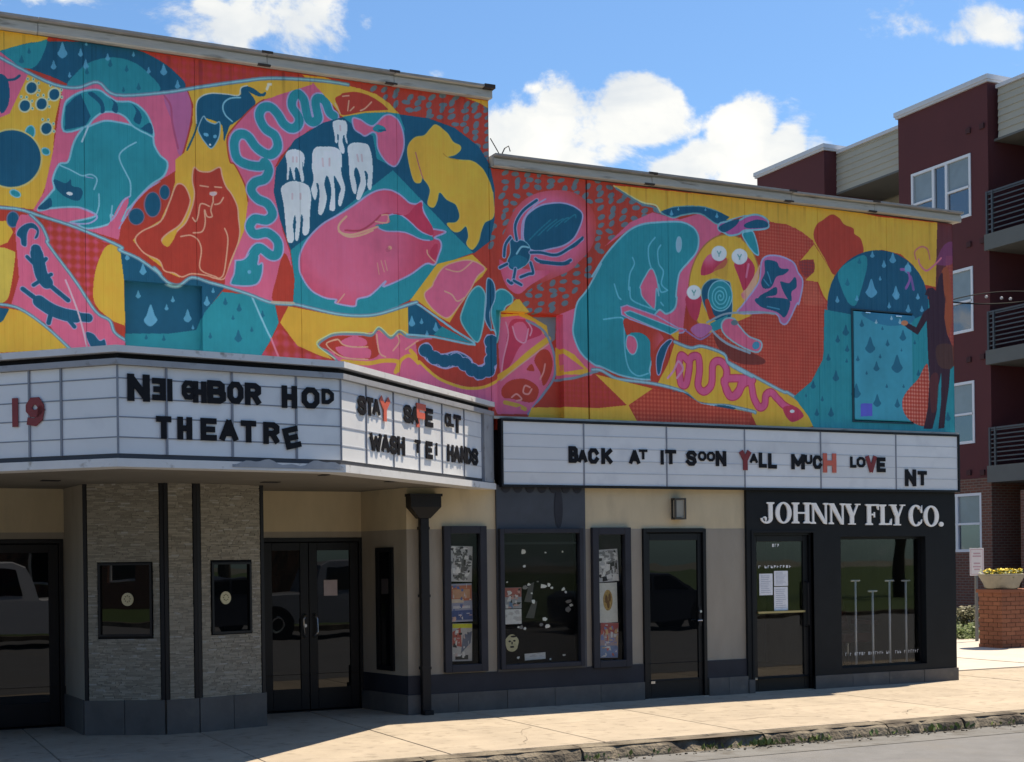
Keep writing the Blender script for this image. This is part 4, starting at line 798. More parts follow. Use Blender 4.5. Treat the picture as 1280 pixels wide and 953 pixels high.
for z0, z1, m, nm in ((Z1, Z2, C['navy'], 'navy_band'), (Z2, ZB, C['taupe'], 'lower_wall'), (ZB, 2.62, C['cream'], 'upper_wall')):
    MB().poly([(XL, 0, z0), (.45, 0, z0), (.45, 0, z1), (XL, 0, z1)]).build(nm, m, TH)
tiles((XL, 0), (.45, 0), -.05, Z1, .61, C['tile'], TH)
# narrow poster window on the slanting side wall
def onside(px, py): return onplane(px, py, BK[3], BK[4])
e = (Vector((*BK[4], 0))-Vector((*BK[3], 0))).normalized(); nn = Vector((e.y, -e.x, 0))
a = onside(472.5, 760); b = onside(493, 760); wz0, wz1 = .47, 1.86
o0 = Vector((a.x, a.y, wz0)); wv = Vector((b.x-a.x, b.y-a.y, 0))
f = MB(); L = wv.length; u = wv.normalized(); nn = Vector((-u.y, u.x, 0)); nn = nn if nn.x < 0 or nn.y < 0 else -nn
nn = Vector((u.y, -u.x, 0)); nn = nn if nn.dot(Vector((0, -DIST, 0))-o0) > 0 else -nn
for q0, ex, hz in ((o0, u*.05, wz1-wz0), (o0+u*(L-.05), u*.05, wz1-wz0), (o0+u*.05, u*(L-.1), .05), (o0+u*.05+Vector((0, 0, wz1-wz0-.05)), u*(L-.1), .05)): f.obox(q0, ex, nn*.03, (0, 0, hz))
wf = f.build('side_window', C['frame'], TH); MB().poly([o0+nn*.006, o0+u*L+nn*.006, o0+u*L+nn*.006+Vector((0, 0, wz1-wz0)), o0+nn*.006+Vector((0, 0, wz1-wz0))]).build('pane', C['glass'], wf)

# doors ---------------------------------------------------------------
def leaf(parent, x0, x1, z0, z1, y, stile=.075, bot=.24, top=.09, gm=None, name='door'):
    d = frame(MB(), x0, x1, z0, z1, stile, y, y+.045, wb=bot, wt=top).build(name, C['frame'], parent, bevel=.004)
    MB().box(x0+stile-.004, x1-stile+.004, y+.018, y+.026, z0+bot-.004, z1-top+.004).build('glass', gm or C['glass'], d); return d
def pull(parent, x, z, y, s=1):
    mb = MB(); mb.tube([(x, y, z-.13), (x, y-.05, z-.12), (x+.028*s, y-.055, z-.075), (x+.028*s, y-.055, z+.075), (x, y-.05, z+.12), (x, y, z+.13)], .011, 8); mb.build('handle', C['steel'], parent, smooth=True)
frame(MB(), DR[0], DR[1], -.02, 1.985, .045, BY-.01, BY+.08, wb=.03).build('door_frame', C['frame'], TH)
xm_ = onplane(387, 780, (0, BY), (1, BY)).x
l1 = leaf(TH, DR[0]+.05, xm_-.003, .02, 1.93, BY+.01, .10); l2 = leaf(TH, xm_+.003, DR[1]-.05, .02, 1.93, BY+.01, .10)
pull(l1, xm_-.055, .98, BY+.01, -1); pull(l2, xm_+.055, .98, BY+.01, 1); MB().lathe((xm_-.05, BY-.002, .98), [(0, 0), (.02, 0), (.02, .012), (0, .012)], 12, 'y').build('lock', C['steel'], l2)
p = onplane(412, 735, (0, BY), (1, BY)); n_ = MB().box(p.x-.062, p.x+.10, BY+.022, BY+.0245, p.z-.09, p.z+.09).build('paper_notice', mat('pink_notice', (.5,.42,.42), .7), l2)
frame(MB(), DL[0], DL[1], -.02, 1.985, .045, BY-.01, BY+.08, wb=.03).build('door_frame', C['frame'], TH)
l3 = leaf(TH, DL[0]+.05, 1.30, .02, 1.93, BY+.01, .10); l4 = leaf(TH, 1.306, DL[1]-.05, .02, 1.93, BY+.01, .10)
pull(l3, 1.245, .98, BY+.01, -1); pull(l4, 1.36, .98, BY+.01, 1)
MB().box(DR[0]-.05, DR[1]+.02, BY+.08, BY+.1, -.1, 2.0).box(DL[0]-.05, DL[1]+.02, BY+.08, BY+.1, -.1, 2.0).build('dark_lobby', C['dark'], TH)
# single door in the tan wall
frame(MB(), 8.745, 9.64, -.02, 2.055, .045, -.035, .1, wb=.02).build('door_frame', C['frame'], TH, bevel=.003)
d1 = leaf(TH, 8.79, 9.595, .0, 2.0, .0, .06, .23, .085); MB().box(8.75, 9.64, .1, .12, -.1, 2.06).build('dark_room', C['dark'], TH)
MB().box(9.535, 9.575, -.014, .0, .86, 1.10).build('lock_plate', C['metal_black'], d1); MB().lathe((9.555, -.03, 1.04), [(0, 0), (.016, 0), (.02, .015), (.016, .03), (0, .03)], 12, 'y').build('lock', C['steel'], d1)
MB().tube([(9.555, -.004, .93), (9.555, -.05, .93), (9.49, -.055, .93)], .009, 8).build('handle', C['steel'], d1)
MB().box(8.845, 8.90, -.008, .0, .185, .215).build('door_stop', C['steel'], d1)
MB().box(8.74, 9.645, -.05, .05, -.05, -.003+.012).build('threshold', C['steel'], TH)

# display cases ---------------------------------------------------------
def case(x0, x1, z0, z1, m, w=.07, y=-.03, back=.10):
    fr = frame(MB(), x0, x1, z0, z1, w, y-.03, y+.05)
    fr = fr.build('display_case', m, TH, bevel=.006)
    MB().box(x0+w-.003, x1-w+.003, y+.02, y+.026, z0+w-.003, z1-w+.003).build('glass', C['case_glass'], fr)
    MB().box(x0+.03, x1-.03, back, back+.01, z0+.03, z1-.03).box(x0+.03, x0+.04, y+.03, back, z0+.03, z1-.03).box(x1-.04, x1-.03, y+.03, back, z0+.03, z1-.03).build('back_board', mat('black_felt', (.006,.006,.007), .9, spec=.1), fr); return fr
case(6.135, 6.665, .445, 2.09, C['navy'], .085); case(6.815, 7.90, .45, 2.06, C['navy'], .055, y=-.06); case(8.035, 8.56, .41, 2.07, C['navy'], .085)
MB().box(6.87, 7.845, -.03, .0, 1.88, 1.905).build('hanging_rod', C['frame'], TH)

# black shop front of the barber --------------------------------------
SY = -.045
D2 = (10.33, 11.26, -.02, 2.0); W4 = (11.70, 13.12, .235, 1.945)
mb = perf(MB(), 10.235, 13.645, .17, 2.56, [(D2[0], D2[1], .1, D2[3]), W4], SY, .2); mb.poly([(10.235, SY, .17), (10.235, .02, .17), (10.235, .02, 2.56), (10.235, SY, 2.56)]).poly([(13.645, SY, .17), (13.645, SY, 2.56), (13.645, 4, 2.56), (13.645, 4, .17)])
mb.build('black_shop_front', C['black'], TH)
MB().box(10.235, D2[0], -.01, .1, -.05, .168).box(D2[1], 13.65, -.01, .1, -.05, .168).build('plinth_core', C['joint'], TH)
tiles((10.235, -.012), (D2[0], -.012), -.05, .168, .3, C['tile'], TH, .05); tiles((D2[1], -.012), (13.66, -.012), -.05, .168, .60, C['tile'], TH, .05)
MB().box(13.62, 13.69, -.0, 4, -.05, .165).build('plinth_core', C['tile'], TH)
MB().box(D2[0]-.03, D2[0]+.0, SY-.012, SY+.1, -.02, D2[3]+.03).box(D2[1], D2[1]+.03, SY-.012, SY+.1, -.02, D2[3]+.03).box(D2[0], D2[1], SY-.012, SY+.1, D2[3], D2[3]+.03).build('door_casing', C['black'], TH)
frame(MB(), D2[0], D2[1], -.02, D2[3], .03, .0, .1, wb=.02).build('door_frame', C['frame'], TH)
d2 = leaf(TH, D2[0]+.03, D2[1]-.03, .0, D2[3]-.03, .03, .075, .19, .08, C['shop_glass'])
MB().box(D2[0]+.10, D2[1]-.10, -.0, .03, .985, 1.01).build('push_bar', C['brass'], d2)
MB().tube([(D2[1]-.075, .02, .80), (D2[1]-.075, -.03, .82), (D2[1]-.075, -.03, 1.36), (D2[1]-.075, .02, 1.38)], .011, 8).build('handle', C['metal_black'], d2)
MB().box(D2[0]+.04, D2[0]+.09, .02, .03, .155, .18).build('door_stop', C['steel'], d2); MB().box(D2[0], D2[1], -.02, .12, -.05, .006).build('threshold', C['steel'], TH)
wf = frame(MB(), W4[0], W4[1], W4[2], W4[3], .035, .05, .10).build('shop_window', C['frame'], TH)
MB().box(W4[0]+.03, W4[1]-.03, .07, .078, W4[2]+.03, W4[3]-.03).build('pane', C['shop_glass'], wf)
MB().box(W4[0]-.0, W4[1], SY, .05, W4[2]-.001, W4[2]+.012).build('window_sill', C['black'], TH)
room = MB(); x0, x1, y0, y1, z0, z1 = 10.28, 13.56, .16, 4.15, -.0, 2.6
for q in ([(x0,y0,z0),(x1,y0,z0),(x1,y1,z0),(x0,y1,z0)], [(x0,y0,z1),(x1,y0,z1),(x1,y1,z1),(x0,y1,z1)], [(x0,y1,z0),(x1,y1,z0),(x1,y1,z1),(x0,y1,z1)], [(x0,y0,z0),(x0,y1,z0),(x0,y1,z1),(x0,y0,z1)], [(x1,y0,z0),(x1,y1,z0),(x1,y1,z1),(x1,y0,z1)]): room.poly(q)
room.build('shop_interior', mat('shop_wall', (.05,.045,.038), .8), TH)

# ---------------------------------------------------------------- lettering
G_ = {  # stroke skeletons on a unit box
 'N':[[(0,0),(0,1)],[(0,1),(1,0)],[(1,0),(1,1)]],'E':[[(0,0),(0,1)],[(0,1),(1,1)],[(0,.5),(.85,.5)],[(0,0),(1,0)]],'I':[[(.5,0),(.5,1)]],
 'G':[[(1,.8),(.75,1),(.25,1),(0,.75),(0,.25),(.25,0),(.75,0),(1,.2),(1,.48),(.55,.48)]],'H':[[(0,0),(0,1)],[(1,0),(1,1)],[(0,.5),(1,.5)]],
 'B':[[(0,0),(0,1)],[(0,1),(.7,1),(.92,.88),(.92,.62),(.7,.52),(0,.52)],[(.7,.52),(1,.4),(1,.12),(.75,0),(0,0)]],'O':[[(.28,0),(0,.26),(0,.74),(.28,1),(.72,1),(1,.74),(1,.26),(.72,0),(.28,0)]],
 'R':[[(0,0),(0,1)],[(0,1),(.7,1),(1,.86),(1,.62),(.7,.48),(0,.48)],[(.55,.48),(1,0)]],'D':[[(0,0),(0,1)],[(0,1),(.55,1),(1,.72),(1,.28),(.55,0),(0,0)]],
 'T':[[(0,1),(1,1)],[(.5,1),(.5,0)]],'A':[[(0,0),(.5,1)],[(.5,1),(1,0)],[(.2,.32),(.8,.32)]],'S':[[(1,.82),(.75,1),(.25,1),(0,.8),(.1,.6),(.9,.42),(1,.2),(.75,0),(.25,0),(0,.18)]],
 'Y':[[(0,1),(.5,.5)],[(1,1),(.5,.5)],[(.5,.5),(.5,0)]],'F':[[(0,0),(0,1)],[(0,1),(1,1)],[(0,.5),(.85,.5)]],'C':[[(1,.78),(.75,1),(.25,1),(0,.75),(0,.25),(.25,0),(.75,0),(1,.22)]],
 'L':[[(0,1),(0,0)],[(0,0),(1,0)]],'W':[[(0,1),(.25,0)],[(.25,0),(.5,.8)],[(.5,.8),(.75,0)],[(.75,0),(1,1)]],'K':[[(0,0),(0,1)],[(0,.38),(1,1)],[(.3,.58),(1,0)]],
 'M':[[(0,0),(0,1)],[(0,1),(.5,.25)],[(.5,.25),(1,1)],[(1,1),(1,0)]],'U':[[(0,1),(0,.25),(.25,0),(.75,0),(1,.25),(1,1)]],'V':[[(0,1),(.5,0)],[(.5,0),(1,1)]],
 '1':[[(.5,0),(.5,1)]],'9':[[(.1,.05),(.5,0),(.9,.2),(1,.5),(1,.75),(.72,1),(.28,1),(0,.78),(0,.6),(.28,.42),(.72,.42),(.98,.58)]]}
def glyph(ch, cx, cz, w, h, th, y0, dep, M, m, parent, rot=0, mirror=False, name='letter', **pr):
    """one cut-out letter: strokes on the local sheet (u right, z up), pushed out along -y, then carried to the wall by M"""
    mb = MB(); k = 0; a = math.radians(rot)
    for st in G_[ch]:
        p = [((th/2+u*(w-th))-w/2, (th/2+v*(h-th))-h/2) for u, v in st]
        if mirror: p = [(-x, z) for x, z in p]
        closed = len(p) > 2 and abs(p[0][0]-p[-1][0])+abs(p[0][1]-p[-1][1]) < 1e-6
        if closed: p = p[:-1]
        n = len(p); Lf, Rt = [], []
        for i in range(n):
            pa = p[(i-1) % n] if closed or i > 0 else None; pb = p[(i+1) % n] if closed or i < n-1 else None; q = Vector(p[i])
            d1 = (q-Vector(pa)).normalized() if pa is not None else None; d2 = (Vector(pb)-q).normalized() if pb is not None else None
            d = ((d1 or d2)+(d2 or d1)).normalized(); nv = Vector((-d.y, d.x)); s = 1/max(.5, nv.dot(Vector((-(d1 or d2).y, (d1 or d2).x))))
            ext = Vector((0, 0))
            if d1 is None: ext = -d2*th*.5
            if d2 is None: ext = d1*th*.5
            if ch in 'AVWNMKYR' and len(p) == 2: ext *= .55 if abs(d.x) > .05 else 1
            Lf.append(q+ext+nv*th*.5*s); Rt.append(q+ext-nv*th*.5*s)
        R2 = lambda v: (v.x*math.cos(a)-v.y*math.sin(a), v.x*math.sin(a)+v.y*math.cos(a))
        yo = y0-dep-k*.0008; k += 1
        cnt = n if closed else n-1
        for i in range(cnt):
            j = (i+1) % n; q4 = [R2(Lf[i]), R2(Lf[j]), R2(Rt[j]), R2(Rt[i])]
            F = [M @ Vector((cx+x, yo, cz+z)) for x, z in q4]; Bk = [M @ Vector((cx+x, y0, cz+z)) for x, z in q4]
            mb.poly(F)
            for s1, s2 in ((0, 1), (1, 2), (2, 3), (3, 0)):
                if s1 in (1,) and (closed or i < cnt-1): continue
                if s1 in (3,) and (closed or i > 0): continue
                mb.poly([F[s1], F[s2], Bk[s2], Bk[s1]])
    return mb.build(name, m, parent, **pr)

# ---------------------------------------------------------------- marquee
MQ = thing('marquee', 'white angled theatre marquee with black changeable letters over the entrance', 'marquee', (3.1, -1.2, 2.5))
P0, P1, P2, P3 = (-.62, .0), (2.10, -2.76), (4.11, -2.50), (6.76, -.012)
ZT, ZC, ZD, ZE, ZF, ZG, ZH = 3.50, 3.445, 3.395, 3.345, 2.615, 2.575, 2.505
def faces(off): # offset outline of the three faces
    pts = [Vector(p) for p in (P0, P1, P2, P3)]; out = []
    for i, p in enumerate(pts):
        ds = []
        if i > 0: ds.append((p-pts[i-1]).normalized())
        if i < 3: ds.append((pts[i+1]-p).normalized())
        ns = [Vector((d.y, -d.x)) for d in ds]; nm = sum(ns, Vector((0, 0))).normalized(); out.append(p+nm*(off/max(.3, nm.dot(ns[0]))))
    return out
def belt(name, z0, z1, o_out, o_in, m):
    A, B = faces(o_out), faces(o_in); mb = MB()
    for i in range(3):
        a, b, c, d = A[i], A[i+1], B[i+1], B[i]
        mb.poly([(*a, z0), (*b, z0), (*b, z1), (*a, z1)]).poly([(*a, z1), (*b, z1), (*c, z1), (*d, z1)]).poly([(*a, z0), (*b, z0), (*c, z0), (*d, z0)])
    for a, b in ((A[0], B[0]), (A[3], B[3])): mb.poly([(*a, z0), (*b, z0), (*b, z1), (*a, z1)])
    return mb.build(name, m, MQ)
belt('top_lip', ZC, ZT, .045, -.2, C['white']); belt('reveal', ZD, ZC-.001, -.03, -.2, C['void']); belt('top_moulding', ZE, ZD-.001, .035, -.2, C['grey'])
belt('bottom_reveal', ZG, ZF-.001, -.012, -.2, mat('dark_reveal', (.05,.052,.06), .6)); belt('bottom_lip', ZH, ZG-.001, .05, -.2, C['white'])
F_ = faces(-.05); MB().poly([(*p, ZT-.012) for p in F_]+[(XL, 0, ZT-.012)][:0]).build('marquee_roof', mat('marquee_roof_sheet', (.55,.55,.54), .6, .15, 2), MQ)
F_ = faces(.03); MB().prism([(*p, ZH+.012) for p in F_], (0, 0, .02)).build('soffit', C['soffit'], MQ)
FB = faces(-.02)
for i in range(3): MB().poly([(*FB[i], ZF), (*FB[i+1], ZF), (*FB[i+1], ZE), (*FB[i], ZE)]).build('box_back', C['rail'], MQ)
MB().poly([(.6, -.3, ZH+.011), (5.75, -.3, ZH+.011), (5.75, 1.0, ZH+.011), (.5, 1.0, ZH+.011)]).build('entrance_ceiling', C['soffit'], TH)
# bent lower edge of the front face and soffit scars
b0, b1 = Vector((*faces(.056)[1], 0)), Vector((*faces(.056)[2], 0)); e = (b1-b0)
mb = MB(); pr = [(t, ZG+.03*math.sin(t*23)*t+.012*math.sin(t*61)) for t in np.linspace(.48, .99, 26)]
for (t0, z0), (t1, z1) in zip(pr[:-1], pr[1:]): p, q = b0+e*t0, b0+e*t1; mb.poly([(p.x, p.y, ZG-.05), (q.x, q.y, ZG-.05), (q.x, q.y+.004, z1), (p.x, p.y+.004, z0)])
mb.build('bent_flashing', C['grey'], MQ)
for px, py, L in ((63, 601, .17), (489/1., 602, .10), (338, 603, .17), (405, 594, .07)):
    q = onz(px, py, ZH+.010); MB().box(q[0]-L/2, q[0]+L/2, q[1]-.08, q[1]+.08, ZH+.006, ZH+.0115).build('light_socket', C['void'], MQ)
SEGS = [(P0, P1, [0, 20, 76.5, 148]), (P1, P2, [148, 208.5, 290.5, 370.5, 424]), (P2, P3, [424, 458, 492, 524, 552.5, 580, 602])]
RAILZ = [3.237, 3.075, 2.918, 2.752]
for k, (a, b, pxs) in enumerate(SEGS):
    A, B = Vector((*a, 0)), Vector((*b, 0)); e = (B-A).normalized(); nn = Vector((e.y, -e.x, 0)); L = (B-A).length
    ts = [min(max((onplane(px, 520, a, b)-A).dot(e), 0), L) for px in pxs]; ts[0] = 0; 
    if k < 2: ts[-1] = L
    if k == 0: ts = [0, .78, 1.56, 2.30, 3.0]+ts[-2:]
    zs = [ZF]+RAILZ[::-1]+[ZE]
    for i in range(len(ts)-1):
        for j in range(len(zs)-1):
            p = A+e*(ts[i]+.005)+nn*(-.018+random.uniform(-.0015, .0015)); MB().obox(p+Vector((0, 0, zs[j]+.003)), e*(ts[i+1]-ts[i]-.01), nn*.012, (0, 0, zs[j+1]-zs[j]-.006)).build('letter_panel', C['panel'], MQ)
    for t in ts[1:]+([0] if k == 0 else []):
        w = .018 if t < L-.01 and k != 2 else .012
        MB().obox(A+e*(t-w/2)+nn*-.01+Vector((0, 0, ZF)), e*w, nn*.016, (0, 0, ZE-ZF)).build('divider', C['rail'], MQ)
    for z in RAILZ: MB().obox(A+e*.01+nn*-.012+Vector((0, 0, z-.005)), e*((ts[-1] if k == 2 else L)-.02), nn*.010, (0, 0, .010)).build('letter_rail', C['rail'] if k < 2 else C['rail_pale'], MQ)
# end post of the right face
A, B = Vector((*P2, 0)), Vector((*P3, 0)); e = (B-A).normalized(); nn = Vector((e.y, -e.x, 0)); t = (onplane(603, 550, P2, P3)-A).dot(e)
MB().obox(A+e*t+nn*-.03+Vector((0, 0, ZF-.03)), e*((B-A).length-t), nn*.055, (0, 0, ZE-ZF+.03)).build('end_post', C['grey'], MQ)
def placed(face, ch, x0, x1, y0, y1, m, parent, th=.26, rot=0, mirror=False, label=None, hgt=None):
    a, b = face[0], face[1]; A = Vector((*a, 0)); e = (Vector((*b, 0))-A).normalized(); nn = Vector((e.y, -e.x, 0)); off = .002
    c = onplane((x0+x1)/2, (y0+y1)/2, a, b); l = onplane(x0, (y0+y1)/2, a, b); r = onplane(x1, (y0+y1)/2, a, b); t_ = onplane((x0+x1)/2, y0, a, b); u_ = onplane((x0+x1)/2, y1, a, b)
    w, h = (r-l).length, abs(t_.z-u_.z); th = min(h*th, max(w, .03)*.42)
    if ch in 'I1': w = h*.24; th = w
    M = Matrix(((e.x, -nn.x, 0, a[0]), (e.y, -nn.y, 0, a[1]), (0, 0, 1, 0), (0, 0, 0, 1)))
    pr = {'label': label} if label else {}
    return glyph(ch, (c-A).dot(e), c.z, w, h, th, off-.004, .007, M, m, parent, rot, mirror, **pr)
BL, RD, OR = C['letter'], C['red_letter'], C['orange_letter']
FL, FC, FR = SEGS[0][:2], SEGS[1][:2], SEGS[2][:2]
placed(FL, '1', 14, 25, 498, 534, RD, MQ, .3, label='dark red number 1'); placed(FL, '9', 33, 55.5, 497, 533, RD, MQ, .26, label='dark red number 9')
for ch, a, b, c, d, *k in (('N',159,187,468,502),('E',190,207,473,501,0,True),('I',208,216,474,502),('G',227,244,476,500),('H',241,258,477,504),('B',259,282,476,505),('O',284,304,477.5,505),('R',306,326,479,507),('H',352,371,482.5,510.5),('O',377,399,484.5,511),('D',402,417,486.5,505.5),
   ('T',195,214,520.5,549),('H',221.5,240,521.5,550),('E',250.5,270.5,523,551),('A',274,297.5,524,552.5),('T',301,320,526,553.5),('R',329,349,528,555.5),('E',355,374,534,561,14)):
    placed(FC, ch, a, b, c, d, BL, MQ, rot=k[0] if k else 0, mirror=len(k) > 1, label='crooked black letter E' if k and k[0] == 14 else None)
for ch, a, b, c, d, *k in (('S',447,457,495,519),('T',457.5,466,497,520),('A',465.5,474.5,499,520),('Y',474,487,496,527,1),('S',504.5,514,506.5,529),('A',513.5,522.5,508,531),('F',520,531.5,505,535,1),('E',531.5,540.5,511,534),('C',556,561.5,517,533.5),('L',561.5,566.5,518,534),('T',567,575.5,519,541.5),
   ('W',462,476.5,541,565),('A',476.5,486.5,543,566),('S',487,496,545,568),('H',496.5,505.5,546,569.5),('T',518.5,525,550,566.5),('E',532,540,552,574),('I',542.5,548,554,570),('H',559,566.5,556,577.5),('A',566.5,575,557,579),('N',575.5,582,558,579),('D',582.5,589,560,580.5),('S',589.5,597,561,582)):
    placed(FR, ch, a, b, c, d, OR if k else BL, MQ, label=('orange red letter ' + ch) if k else None)

# ---------------------------------------------------------------- long sign over the shops
LS = thing('long_sign', 'long white letter sign in a black frame above the shops', 'sign', (10.2, -.1, 2.55))
SX0, SX1, SZ0, SZ1, SYF = 6.84, 13.69, 2.535, 3.315, -.09
MB().box(SX0, SX1, SYF+.03, .0, SZ0, SZ1).build('sign_box', C['black'], LS)
frame(MB(), SX0, SX1, SZ0, SZ1, .026, SYF-.012, SYF+.03).build('sign_frame', C['metal_black'], LS)
pf = ((SX0, SYF), (SX1, SYF)); tx = [SX0+.026]+[onplane(px, 570, *pf).x for px in (730, 833.5, 931, 1026, 1120)]+[SX1-.026]; zs = list(np.linspace(SZ0+.026, SZ1-.026, 6))
for i in range(6):
    for j in range(5): d = random.uniform(-.001, .001); MB().box(tx[i]+.006, tx[i+1]-.006, SYF+.004+d, SYF+.02, zs[j]+.003, zs[j+1]-.003).build('letter_panel', C['panel'], LS)
    if i: MB().box(tx[i]-.008, tx[i]+.008, SYF-.004, SYF+.02, SZ0+.026, SZ1-.026).build('divider', C['rail'], LS)
for z in zs[1:-1]: MB().box(SX0+.027, SX1-.027, SYF, SYF+.012, z-.003, z+.003).build('letter_rail', C['rail_pale'], LS)
for ch, a, b, c, d, *k in (('B',710.5,722.5,558,579),('A',722,734,562,579),('C',735,748,560.5,580),('K',751.5,765.5,560.5,580.5),('A',786,800,562.5,581),('T',798.5,809,562,574.5),('I',825,830,563,581),('T',831.5,845,562.5,580.5),('S',857.5,870.5,563.5,582.5),('O',872.5,882.5,564.5,576.5),('O',883.5,893.5,565,577),('N',894.5,907.5,564,583),
   ('Y',924,938.7,562.5,588,RD),('A',937,947,567,579.5),('L',948.4,958,566,585),('L',960,970.7,567,586),('M',989,1005.5,568,587),('U',1006,1015,569,580.5),('C',1016,1027,569.5,586.5),('H',1028.5,1045,567,591,OR),('L',1062.5,1070,571,585),('O',1070.7,1081.5,571.5,584.5),('V',1081.6,1095.7,569,591.5,RD),('E',1095.7,1106.5,572,590.5),('N',1131,1144.8,587,608),('T',1147,1158.3,589,607)):
    placed(pf, ch, a, b, c, d, k[0] if k else BL, LS, label=(('dark red letter ' if k[0] is RD else 'orange red letter ')+ch) if k else None)

# ---------------------------------------------------------------- serif shop name
SN = thing('shop_name', 'raised ivory serif letters JOHNNY FLY CO. on the black shop front', 'sign', (12, -.06, 2.1))
def serif(ch, a, b, c, d):
    pl = ((10.2, SY), (13.6, SY)); l = onplane(a, (c+d)/2, *pl); r = onplane(b, (c+d)/2, *pl); z1 = onplane((a+b)/2, c, *pl).z; z0 = onplane((a+b)/2, d, *pl).z
    w, h = r.x-l.x, z1-z0; mb = MB(); k = [0]
    T, th, sf = h*.235, h*.085, h*.10
    def P(pts):
        mb.prism([(l.x+x, SY-.001, z0+z) for x, z in pts], (0, -.018-k[0]*.0007, 0)); k[0] += 1
    def stem(x, t=T, z_0=0, z_1=None, s0=True, s1=True, ov=sf):
        z_1 = h if z_1 is None else z_1; P([(x, z_0), (x+t, z_0), (x+t, z_1), (x, z_1)])
        if s0: P([(x-ov, z_0), (x+t+ov, z_0), (x+t+ov, z_0+th*.7), (x+t, z_0+th*1.3), (x, z_0+th*1.3), (x-ov, z_0+th*.7)])
        if s1: P([(x-ov, z_1), (x-ov, z_1-th*.7), (x, z_1-th*1.3), (x+t, z_1-th*1.3), (x+t+ov, z_1-th*.7), (x+t+ov, z_1)])
    def ring(cx, cz, rx, rz, tx, tz, a0=0, a1=2*math.pi, n=28):
        for i in range(n):
            t0, t1 = a0+(a1-a0)*i/n, a0+(a1-a0)*(i+1)/n
            q = [(cx+rx*math.cos(t0), cz+rz*math.sin(t0)), (cx+rx*math.cos(t1), cz+rz*math.sin(t1)), (cx+(rx-tx)*math.cos(t1), cz+(rz-tz)*math.sin(t1)), (cx+(rx-tx)*math.cos(t0), cz+(rz-tz)*math.sin(t0))]
            mb.prism([(l.x+x, SY-.001, z0+z) for x, z in q], (0, -.018, 0))
    if ch == 'O': ring(w/2, h/2, w/2, h/2*1.02, T, th)
    elif ch == 'C': ring(w/2, h/2, w/2, h/2*1.02, T, th, .75, 5.55); P([(w*.86, h*.62), (w*.93, h*.62), (w*.93, h*.99), (w*.86, h*.90), (w*.74, h*.86)]); P([(w*.76, h*.10), (w*.88, h*.13), (w*.93, h*.33), (w*.86, h*.30)])
    elif ch == 'H': stem(sf); stem(w-sf-T); P([(sf+T, h*.46), (w-sf-T, h*.46), (w-sf-T, h*.46+th), (sf+T, h*.46+th)])
    elif ch == 'N': stem(sf, T*.42, s1=False); stem(w-sf-T*.42, T*.42, s0=False); P([(0, h), (sf+T*.9, h), (w-sf, h*.02), (w-sf, -h*.02), (w-sf-T*.75, 0), (sf*.8, h*.9), (0, h*.94)])
    elif ch == 'Y':
        P([(w/2-T/2, 0), (w/2+T/2, 0), (w/2+T/2, h*.45), (w/2-T/2, h*.45)]); P([(w/2-T/2-sf, 0), (w/2+T/2+sf, 0), (w/2+T/2+sf, th*.7), (w/2-T/2-sf, th*.7)])
        P([(w/2-T/2, h*.40), (w/2+T/2, h*.44), (w*.14+T, h-.001), (w*.09, h)]); P([(w/2+.0, h*.42), (w/2+T/2, h*.40), (w*.90, h), (w*.80, h)]); P([(0, h), (0, h-th*.7), (w*.46, h-th*.7), (w*.46, h)]); P([(w*.68, h), (w*.68, h-th*.7), (w, h-th*.7), (w, h)])
    elif ch == 'J': stem(w-sf-T, T, h*.24, s0=False); ring(w*.36, h*.24, w-sf-w*.36, h*.27, T*.9, th*1.2, math.pi, 2*math.pi, 14); ring(w*.2, h*.20, w*.17, h*.12, w*.17-.001, h*.12-.001, n=12)
    elif ch in 'FL':
        stem(sf)
        if ch == 'F': P([(sf+T, h), (w, h), (w, h*.72), (w*.92, h*.74), (w*.84, h-th), (sf+T, h-th)]); P([(sf+T, h*.46), (w*.66, h*.46), (w*.66, h*.46+th), (sf+T, h*.46+th)]); P([(w*.62, h*.36), (w*.70, h*.36), (w*.70, h*.62), (w*.62, h*.62)])
        else: P([(sf+T, 0), (w, 0), (w, h*.32), (w*.92, h*.28), (w*.80, th), (sf+T, th)])
    elif ch == '.': ring(w/2, h/2, w/2, h/2, w/2-.001, h/2-.001, n=14)
    mb.build('letter' if ch != '.' else 'full_stop', C['ivory'], SN)
for t in (('J',952,967,628,654),('O',968.5,988.5,628,654.5),('H',989,1012.5,628.5,654.5),('N',1012.5,1034.5,629,655),('N',1035,1055.5,629.5,655.5),('Y',1053.5,1074.5,630,656),('F',1081,1097.5,630.5,656.5),('L',1098,1113.5,631,656.5),('Y',1110.5,1130.5,631,657),('C',1135,1153,631.5,658),('O',1153.5,1172.5,632.5,658.5),('.',1173,1178.5,652.5,658.5)): serif(*t)

# ---------------------------------------------------------------- ticket booth of ledge stone
TB = thing('ticket_booth', 'ticket booth faced in grey ledge stone between the two entrances', 'booth', (3.1, .2, 0))
Q0, Q1, Q2, Q3 = (2.245, .03), (2.965, -.36), (3.30, -.335), (4.045, -.14)
cp = [Q0, Q1, Q2, Q3, (4.12, .94), (2.19, .94)]
MB().prism([(*(Vector(p)*.992+Vector((.025, .012))), -.05) for p in cp], (0, 0, 2.60)).build('booth_core', C['void'], TB)
def booth_hole(a, b, x0, x1, y0, y1):
    A = Vector((*a, 0)); e = (Vector((*b, 0))-A).normalized(); l, r = onplane(x0, (y0+y1)/2, a, b), onplane(x1, (y0+y1)/2, a, b); t_, u_ = onplane((x0+x1)/2, y0, a, b), onplane((x0+x1)/2, y1, a, b)
    return ((l-A).dot(e), (r-A).dot(e), u_.z, t_.z)
